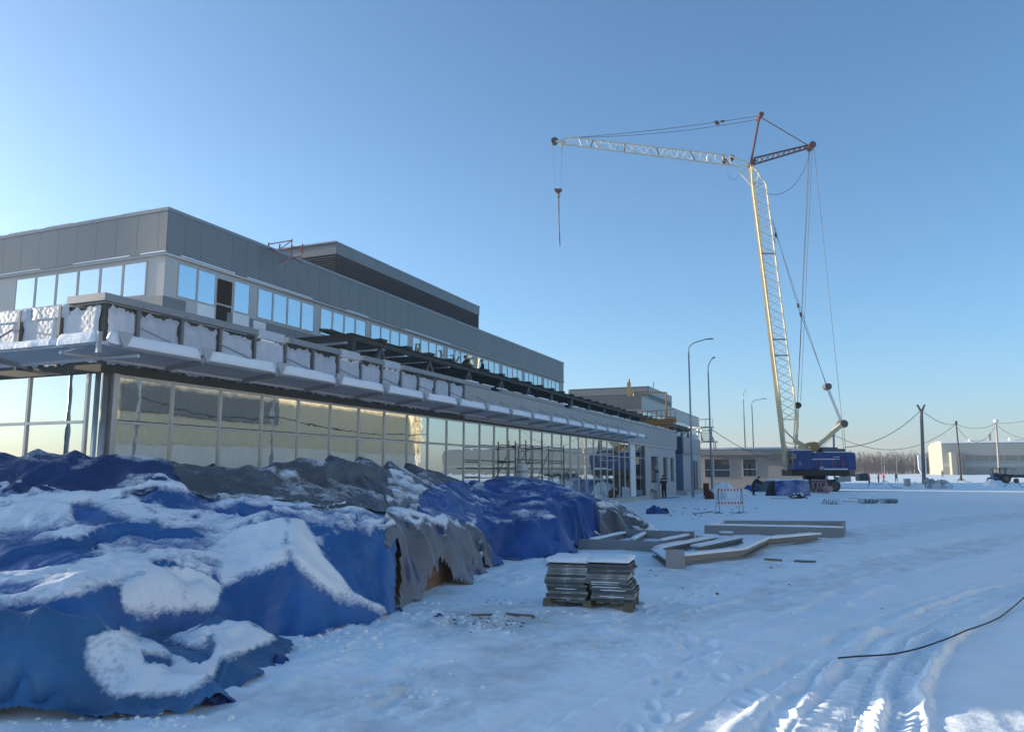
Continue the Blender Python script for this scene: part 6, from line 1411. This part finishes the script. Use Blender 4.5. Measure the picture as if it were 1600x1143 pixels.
# corrugated sheet stacks
for (u0, u1, v1, v0, n_, lab) in ((1284, 1312, 786.5, 778, 4, 'nearest left stack of corrugated sheets, dusted green grey, on the snow'), (1349, 1373, 786.5, 777.5, 4, 'middle stack of corrugated sheets with four deep ribs'), (1382, 1404, 786.5, 778, 5, 'right hand stack of thin corrugated sheets')):
    a, c = gp(u0, v1), gp(u1, v1); d_ = (c - a); L_ = d_.length; d_.normalize(); nn = UP.cross(d_); dep = hdist(G((u0 + u1) / 2, v0)) - hdist(G((u0 + u1) / 2, v1))
    dep = min(dep, 3.0); t = thing('corrugated_sheets', (a + c) / 2, lab, 'metal sheets', 'stacks of corrugated sheets'); skew = .25 if u0 < 1300 else .05
    for lay in range(1):
        prof = []
        for k in range(n_):
            x0_ = L_ * k / n_; w_ = L_ / n_
            prof += [(x0_, 0), (x0_ + w_ * .32, 0), (x0_ + w_ * .45, .22), (x0_ + w_ * .8, .22), (x0_ + w_ * .95, 0)]
        m = MB(); vs = []
        for y in (0, dep * .8):
            for x, z in prof: vs.append(a + d_ * (x + y * skew) + nn * (y * .55 + lay * .05) + UP * (z + .06 + lay * .045))
        k = len(prof); m.add(vs, [(i, i + 1, k + i + 1, k + i) for i in range(k - 1)]); m.build('sheet', CORR, t)
    for x in (.1, .5, .9): MB().bar(a + d_ * L_ * x + nn * .1 + UP * .025, a + d_ * L_ * x + nn * .35 + UP * .025, .07, .05).build('batten', STEELDK, t)

# scaffold in front of the glass, with a wrapped column behind the blue tarpaulin
SCX = FX + 1.15
ys_s = [F(800, 735, SCX).y, F(843, 735, SCX).y, F(874, 735, SCX).y]; ys_s = [28.7, 31.7, 34.6]
t = thing('scaffold', (SCX, 31.5, 0), 'slim grey tube scaffold with one plank deck standing before the glass front', 'scaffold')
zt_s = F(843, 697, SCX).z; DKST = mat('scaffold_tube', (.06, .065, .065), .6, .2)
for y in ys_s:
    for x in (SCX, SCX - .75):
        MB().tube([(x, y, 0), (x, y, zt_s + (.12 if y != 31.7 else .3))], .026, 6).build('upright', DKST, t)
    for z in (.6, 1.2, 1.8, 2.4, 3.0): MB().tube([(SCX, y, z), (SCX - .75, y, z)], .02, 5).build('rung', DKST, t)
for a, c in zip(ys_s[:-1], ys_s[1:]):
    for z in (.9, 1.35, 1.75, zt_s - .6, zt_s): MB().tube([(SCX, a, z), (SCX, c, z)], .02, 5).build('rail', DKST, t)
    for z in (.9, zt_s): MB().tube([(SCX - .75, a, z), (SCX - .75, c, z)], .02, 5).build('rail', DKST, t)
    MB().tube([(SCX - .75, a, .5), (SCX - .75, c, zt_s - .2)], .018, 5).build('brace', DKST, t)
for k in range(3): MB().box((SCX - .70 + .24 * k, 28.0, 2.12), (SCX - .50 + .24 * k, 34.8, 2.17)).build('deck_plank', POLEW, t)
wc = A(815, 772, 28.6); wc.z = 0; t = thing('wrapped_column', wc, 'column wrapped in wrinkled white foil between the scaffold and the blue tarpaulin', 'column')
N1, N2 = 28, 30; m = MB(); vs = []
for j in range(N2 + 1):
    z = 2.30 * j / N2
    for i in range(N1):
        a = 2 * math.pi * i / N1; r_ = .25 * (1 + .28 * (float(fbm(math.cos(a) * 1.5 + 3, z * 2.2 + math.sin(a) * 1.5, 3, 51)) - .5) * 2) * (1 - .25 * (j / N2) ** 6); vs.append(wc + Vector((r_ * math.cos(a), r_ * math.sin(a), z)))
m.add(vs, [(j * N1 + i, j * N1 + (i + 1) % N1, (j + 1) * N1 + (i + 1) % N1, (j + 1) * N1 + i) for j in range(N2) for i in range(N1)] + [tuple(N2 * N1 + i for i in range(N1))])
m.build('wrapping', attr_mix_mat('wrap_film', (.55, .55, .54), 'none', (.10, .09, .07), .4, bump=.6, bscale=7, edge=.05, nscale=1.6, bias=.36), t, True)
for z in (.9, 1.5, 2.0): MB().tube([wc + UP * z, wc + UP * (z + .03)], .275, 16).build('tie_band', mat('dull_band', (.15, .14, .12), .8), t)
# table, jack stand and pallet beside the worker at the door
p = gp(1018, 779.5); t = thing('work_table', p, 'small brown work table at the wall beside the worker in black', 'table')
d = hdist(p); s_ = d / 1222
MB().obox(p + UP * 13.5 * s_, RT * 7 * s_, FW * .35, UP * .03).build('table_top', WOOD, t)
for x in (-6.2, 6.2):
    for y in (-.3, .3): MB().bar(p + RT * x * s_ + FW * y, p + RT * x * s_ + FW * y + UP * 13 * s_, .06, .06).build('leg', WOOD, t)
o = MB().tube([p + UP * 14.3 * s_, p + UP * 16.5 * s_], [4 * s_, 3 * s_], 10).build('bucket', mat('brown_pot', (.12, .07, .05), .7)); tag(o, 'brown pot standing on the small work table', 'pot')
p = gp(1030, 777); t = thing('winch_stand', p, 'thin grey winch stand leaning behind the worker in black', 'winch stand')
for u, v in ((1031, 776), (1023, 776), (1033, 770)): MB().tube([A(u, v, d), A(1026, 740, d)], .03, 5).build('leg', GALV, t)
MB().tube([A(1026.5, 742, d), A(1025, 728, d)], .05, 6).build('mast', GALV, t); MB().disc(A(1026.5, 736, d), FW, .13, .15, 10).build('winch_head', STEELDK, t); MB().bar(A(1024, 731, d), A(1027, 729, d), .16, .2).build('motor', mat('pale_motor', (.35, .35, .34), .5), t)
a, c = gp(1028, 778.5), gp(1062, 777); o = MB().obox((a + c) / 2 + UP * .02 + FW * .3, (c - a) / 2, FW * .5, UP * .015).build('ground_sheet', T_LUMP); tag(o, 'flat blue ground sheet under the worker in black', 'tarpaulin')

# orange platform on the truss
dP = 71.0
t = thing('access_platform', A(1030, 664, dP), 'orange railed access platform reaching over the far end of the roof truss', 'platform')
MB().bar(A(1002, 661, dP), A(1054, 657, dP), 1.5, .45).build('deck', ORANGE, t); MB().bar(A(1004, 665, dP - .5), A(1045, 668, dP - .5), .3, .35).build('outrigger', ORANGE, t)
for v0, v1 in ((643, 641), (649, 647.5)):
    for o_ in (-.8, .8): MB().tube([A(1004, v0, dP + o_), A(1055, v1 + 6 * (v0 > 645) - 2, dP + o_)], .035, 5).build('rail', ORANGE, t)
for k in range(8):
    u = 1004 + 51 * k / 7
    for o_ in (-.8, .8): MB().tube([A(u, 660 - 3.5 * k / 7, dP + o_), A(u, 642, dP + o_)], .035, 5).build('baluster', ORANGE, t)

# cable curving over the tyre tracks
cpts = [gp(u, v) + UP * z for u, v, z in ((1310, 1034.5, .0), (1335, 1032.5, .02), (1380, 1029, .03), (1440, 1021, .03), (1490, 1007, .03), (1540, 983, .03), (1580, 955, .03), (1620, 922, .03), (1680, 875, .03))]
cl = smooth_line(cpts, 8); zs = [max(gz(q.x + ox, q.y + oy) for ox in (-.08, 0, .08) for oy in (-.08, 0, .08)) for q in cl]
zm = [max(zs[max(0, i - 4):i + 5]) for i in range(len(zs))]
for i, q in enumerate(cl): q.z = sum(zm[max(0, i - 4):i + 5]) / len(zm[max(0, i - 4):i + 5]) + .008
o = MB().tube(cl, .009, 6).build('cable', BLACK, None, True); tag(o, 'black cable curving across the tyre tracks in the right foreground', 'cable')
for pts, lab in ((((1356, 763), (1360, 753), (1372, 757), (1384, 751), (1394, 760), (1410, 763)), 'thin cable looping on the snow right of the crane'), (((1568, 764), (1576, 755), (1588, 752), (1598, 762), (1612, 766)), 'thin cable looping at the right edge below the tractor')):
    pp_ = [A(u, v, 100) for u, v in pts]
    for q in pp_: q.z = max(q.z, gz(q.x, q.y) + .02)
    o = MB().tube(smooth_line(pp_, 6), .035, 5).build('cable', WIRE, None, True); tag(o, lab, 'cable')

# skip, blocks, board, debris in the distance
def dbox(u0, u1, v0, v1, dep, name, m_, label, cat, d=None):
    if d is None: _, d = ground_at((u0 + u1) / 2, v1)
    a, c = A(u0, v1, d), A(u1, v0, d); x = RT * ((c - a).dot(RT) / 2); c0 = (a + c) / 2 + FW * dep / 2
    t = thing(name, c0, label, cat) 
    return t, a, c, x, c0, d
t, a, c, x, c0, d = dbox(1343, 1356, 739, 751, 1.5, 'skip', BEAM, 'grey metal skip with a lid beside the first worker in red', 'skip')
hS = c.z - a.z
MB().prism([a, a + x * 2, a + x * 2 * 1.02 + UP * hS, a - x * .05 + UP * hS * .9], FW * 1.4).build('body', mat('skip_paint', (.09, .10, .10), .7, var=.3), t)
for k in range(3): MB().bar(a + x * (.3 + .7 * k) - FW * .03, a + x * (.3 + .7 * k) - FW * .03 + UP * hS * .88, .1, .06).build('rib', STEELDK, t)
MB().obox(c0 + UP * (hS / 2 + .08), x, FW * .7, UP * .06).build('lid', GALV, t)
t, a, c, x, c0, d = dbox(1416, 1423, 748, 761, .7, 'concrete_block', BEAM, 'upright pale concrete block left of the double pole', 'concrete block', 108); hS = c.z - a.z
MB().obox(c0, x * .9, FW * .35, UP * hS / 2).build('shaft', mat('pale_concrete', (.38, .36, .33), .9, var=.2, bump=.4), t); MB().obox(c0 - UP * hS * .43, x * 1.08, FW * .45, UP * hS * .09).build('foot', MATS['pale_concrete'], t); MB().obox(c0 + UP * hS * .53, x * .85, FW * .33, UP * hS * .05).build('snow_cap', SNOW, t)
t, a, c, x, c0, d = dbox(1436, 1446.5, 710, 741, .4, 'notice_board', WHITE, 'blank white board propped up behind the double pole', 'board', 190); hS = c.z - a.z
MB().prism([a + x * .7, a + x * 1.9, a + x * 2 + UP * hS * .95, a + x * 1.0 + UP * hS, a + x * .02 + UP * hS * .97, a + UP * hS * .3], FW * .2).build('panel', WHITE, t); 
for k in (.8, 1.7): MB().tube([a + x * k + FW * .35 - UP * 1.2, a + x * k + FW * .35 + UP * hS * .8], .1, 6).build('post', BEAM, t)
DEB = attr_mix_mat('snowy_debris', (.06, .055, .055), 'none', (.80, .82, .85), .7, bump=.8, bscale=3, edge=.15, nscale=.9, bias=.52)
mound(1441, 764, 11, 1.0, .75, SNOW, 'snow_heap', 'snow heap round the foot of the double pole', 'snow heap', 61, .4, 'snow heaps'); mound(1461, 763, 12, 1.0, 1.0, DEB, 'debris_heap', 'snowy debris heap right of the double pole', 'debris', 62, .7, 'debris heaps'); mound(1480, 763, 14, 1.0, .9, DEB, 'debris_heap', 'flatter snowy debris heap farther right, towards the leaning pole', 'debris', 67, .8, 'debris heaps')
mound(1564, 760, 13, 1.6, .95, SNOW, 'snow_heap', 'clean snow mound at the foot of the pale pole', 'snow heap', 65, .25, 'snow heaps')
p = gp(1511, 753); o = MB().bar(A(1508, 753, 135), A(1518, 753.5, 135), .3, .2).build('plank', WOOD); tag(o, 'dark plank on the snow by the leaning pole', 'plank')

# tractor and trailer
g, dT = ground_at(1557, 752.5); dT = 128.0; g = A(1557, 752, dT); gzT = gz(g.x, g.y); sT = dT / 1222
def TQ(u, v, dd=0.0): p = A(u, 740, dT + dd); p.z = gzT + (752.5 - v) * sT; return p
t = thing('tractor', (g.x, g.y, gzT), 'dark blue tractor with a glazed cab standing by the pale pole', 'tractor')
for u, r_, nm_ in ((1546, 4.4, 'front_wheel'), (1571, 7.2, 'rear_wheel')):
    for dd in (-.85, .85):
        wq = TQ(u, 752.5 - r_, dd); wl = MB().tube([wq - FW * .2, wq - FW * .17, wq + FW * .17, wq + FW * .2], [r_ * sT * .9, r_ * sT, r_ * sT, r_ * sT * .9], 22).build(nm_, BLACK, t, 'auto'); MB().disc(wq - FW * .205, FW, r_ * sT * .5, .04, 14).build('rim', mat('rim', (.25, .12, .05), .6), wl)
TB = mat('tractor_blue', (.02, .05, .11), .45)
def tbox(u0, u1, v0, v1, d0, d1, name, m_, par=t): 
    a_, c_ = TQ(u0, v1), TQ(u1, v0); return MB().obox((a_ + c_) / 2 + FW * (d0 + d1) / 2, RT * ((c_ - a_).dot(RT) / 2), FW * (d1 - d0) / 2, UP * ((c_.z - a_.z) / 2)).build(name, m_, par)
tbox(1549, 1559, 737, 745, -.4, .4, 'bonnet', TB); tbox(1548, 1574, 745.2, 748.5, -.35, .35, 'chassis', BLACK); tbox(1556, 1572, 739, 745, -.7, .7, 'cab_base', TB)
for u in (1556.5, 1563, 1571.5):
    for dd in (-.68, .68): MB().bar(TQ(u, 739, dd), TQ(u + (.5 if u < 1560 else -.5), 730.6, dd), .09, .09).build('cab_pillar', BLACK, t)
tbox(1557, 1571, 731, 739, -.64, .64, 'cab_glass', GLD); tbox(1555.5, 1572.5, 729.2, 730.8, -.8, .8, 'cab_roof', TB); tbox(1551, 1552, 731.5, 737, -.05, .05, 'exhaust', BLACK)
for dd in (-.95, .95): MB().bar(TQ(1563, 740.5, dd), TQ(1577, 742.5, dd), .4, .06).build('mudguard', TB, t)
MB().bar(TQ(1549, 733, -.9), TQ(1549, 731, -.9), .15, .2).build('mirror', BLACK, t)
t2 = thing('trailer', TQ(1592, 752.5), 'flat dark trailer hitched to the blue tractor, cut by the right edge', 'trailer')
a_, c_ = TQ(1576, 744), TQ(1625, 739.5); MB().obox((a_ + c_) / 2, RT * ((c_ - a_).dot(RT) / 2), FW * 1.1, UP * ((c_.z - a_.z) / 2)).build('bed', STEELDK, t2); MB().bar(TQ(1573, 746), TQ(1580, 744), .12, .1).build('drawbar', STEELDK, t2)
for u in (1587, 1612):
    for dd in (-.95, .95):
        wq = TQ(u, 752.5 - 3.6, dd); wl = MB().tube([wq - FW * .14, wq + FW * .14], 3.6 * sT, 18).build('wheel', BLACK, t2, 'auto'); MB().disc(wq - FW * .145, FW, 1.8 * sT, .04, 12).build('rim', MATS['rim'], wl)

# torn tarpaulin corners and snow clods
def rag(u, v, w_, h, label, seed, m_=None):
    p = gp(u, v); d = hdist(p); n1, n2 = 14, 8; P, Q = np.meshgrid(np.linspace(0, 1, n1), np.linspace(0, 1, n2), indexing='ij'); L_ = w_ / 1222 * d
    X_ = P * L_ + .08 * (fbm(P * 4 + seed, Q * 3, 2, 91) - .5); Z_ = Q * h * (.35 + .9 * fbm(P * 3 + seed, P * 0, 2, 92)) * np.sin(np.pi * np.clip(P * .9 + .1, 0, 1)); Dp = .25 * (fbm(P * 5 + seed, Q * 2, 2, 93) - .5) + .06 * np.sin(Q * 3 + P * 9)
    me = gridmesh('tarpaulin_scrap', RT.x * X_ + FW.x * Dp, RT.y * X_ + FW.y * Dp, Z_ - .03, m_ or T_LUMP); o = link(bpy.data.objects.new('tarpaulin_scrap', me), None, p)
    so = o.modifiers.new('thick', 'SOLIDIFY'); so.thickness = .012; tag(o, label, 'tarpaulin'); return o
rag(418, 1032, 45, .22, 'torn blue tarpaulin corner curling up from the snow in the left foreground', 3); rag(315, 1092, 60, .16, 'frayed blue tarpaulin edge poking out of the snow near the lower left', 8)
rag(600, 955, 34, .16, 'blue tarpaulin corner trailing on the snow right of the peaked sheet', 12); rag(676, 964, 17, .10, 'small scrap of blue tarpaulin in the trampled snow', 17)
m = MB(); rc = random.Random(11)
def clod(m, p, r_):
    m2 = bmesh.new(); bmesh.ops.create_icosphere(m2, subdivisions=1, radius=r_)
    sq = rc.uniform(.45, .8); vs = [Vector((v_.co.x * rc.uniform(.75, 1.25), v_.co.y * rc.uniform(.75, 1.25), v_.co.z * sq)) + p for v_ in m2.verts]; fs = [tuple(v_.index for v_ in f.verts) for f in m2.faces]; m2.free(); m.add(vs, fs)
for (u, v, su, sv, n_, rmax) in ((560, 1005, 130, 30, 130, .055), (700, 965, 90, 22, 110, .05), (620, 1060, 160, 40, 60, .04), (900, 880, 60, 10, 60, .09), (880, 860, 30, 6, 30, .14), (760, 985, 60, 12, 60, .045), (900, 962, 110, 8, 50, .04), (1000, 985, 200, 40, 60, .03), (1260, 1060, 60, 60, 70, .035), (1430, 1060, 50, 60, 60, .03), (1020, 790, 60, 8, 60, .10), (200, 1120, 200, 12, 80, .035)):
    for k in range(n_):
        p = gp(u + rc.gauss(0, su * .5), min(1200, v + rc.gauss(0, sv * .5))); clod(m, p + UP * .02, rmax * rc.uniform(.25, 1) ** 1.5)
o = m.build('snow_clods', SNOW, None, False); tag(o, 'loose snow clods scattered over the trampled yard', 'snow', kind='stuff')
m = MB()
for (u, v, su, sv, n_, rmax) in ((770, 972, 70, 9, 60, .035), (735, 990, 5, 3, 2, .03), (790, 940, 60, 8, 30, .03), (1000, 905, 260, 40, 26, .045), (1300, 980, 150, 60, 8, .03), (1090, 800, 90, 14, 30, .09)):
    for k in range(n_): clod(m, gp(u + rc.gauss(0, su * .5), v + rc.gauss(0, sv * .5)) + UP * .015, rmax * rc.uniform(.3, 1))
o = m.build('dirt_crumbs', WOOD, None, False); tag(o, 'dark crumbs of wood and earth on the trampled snow', 'debris', kind='stuff')
for p, q, lab in (((735, 962.5), (770, 963), 'dark board edge frozen into the trampled snow, left of the next one'), ((790, 962), (836, 963), 'dark board edge frozen into the trampled snow beside the pallet')):
    a, c = gp(*p), gp(*q); o = MB().bar(a + UP * .015, c + UP * .015, .10, .035).build('plank', WOOD); tag(o, lab, 'plank')

# ================================================================== AIR
hz = MB().box((-1490, -1490, -1.0), (1490, 1490, 48)).build('haze', None)
hz.data.materials.clear(); hm = bpy.data.materials.new('haze_air'); hm.use_nodes = True; hm.node_tree.nodes.clear()
ho = hm.node_tree.nodes.new('ShaderNodeOutputMaterial'); hv = hm.node_tree.nodes.new('ShaderNodeVolumePrincipled')
hv.inputs['Color'].default_value = (0.86, 0.90, 0.95, 1); hv.inputs['Density'].default_value = 0.00048; hv.inputs['Anisotropy'].default_value = 0.2
hm.node_tree.links.new(hv.outputs['Volume'], ho.inputs['Volume']); hz.data.materials.append(hm); hz['kind'] = 'stuff'
sc.cycles.volume_bounces = 0
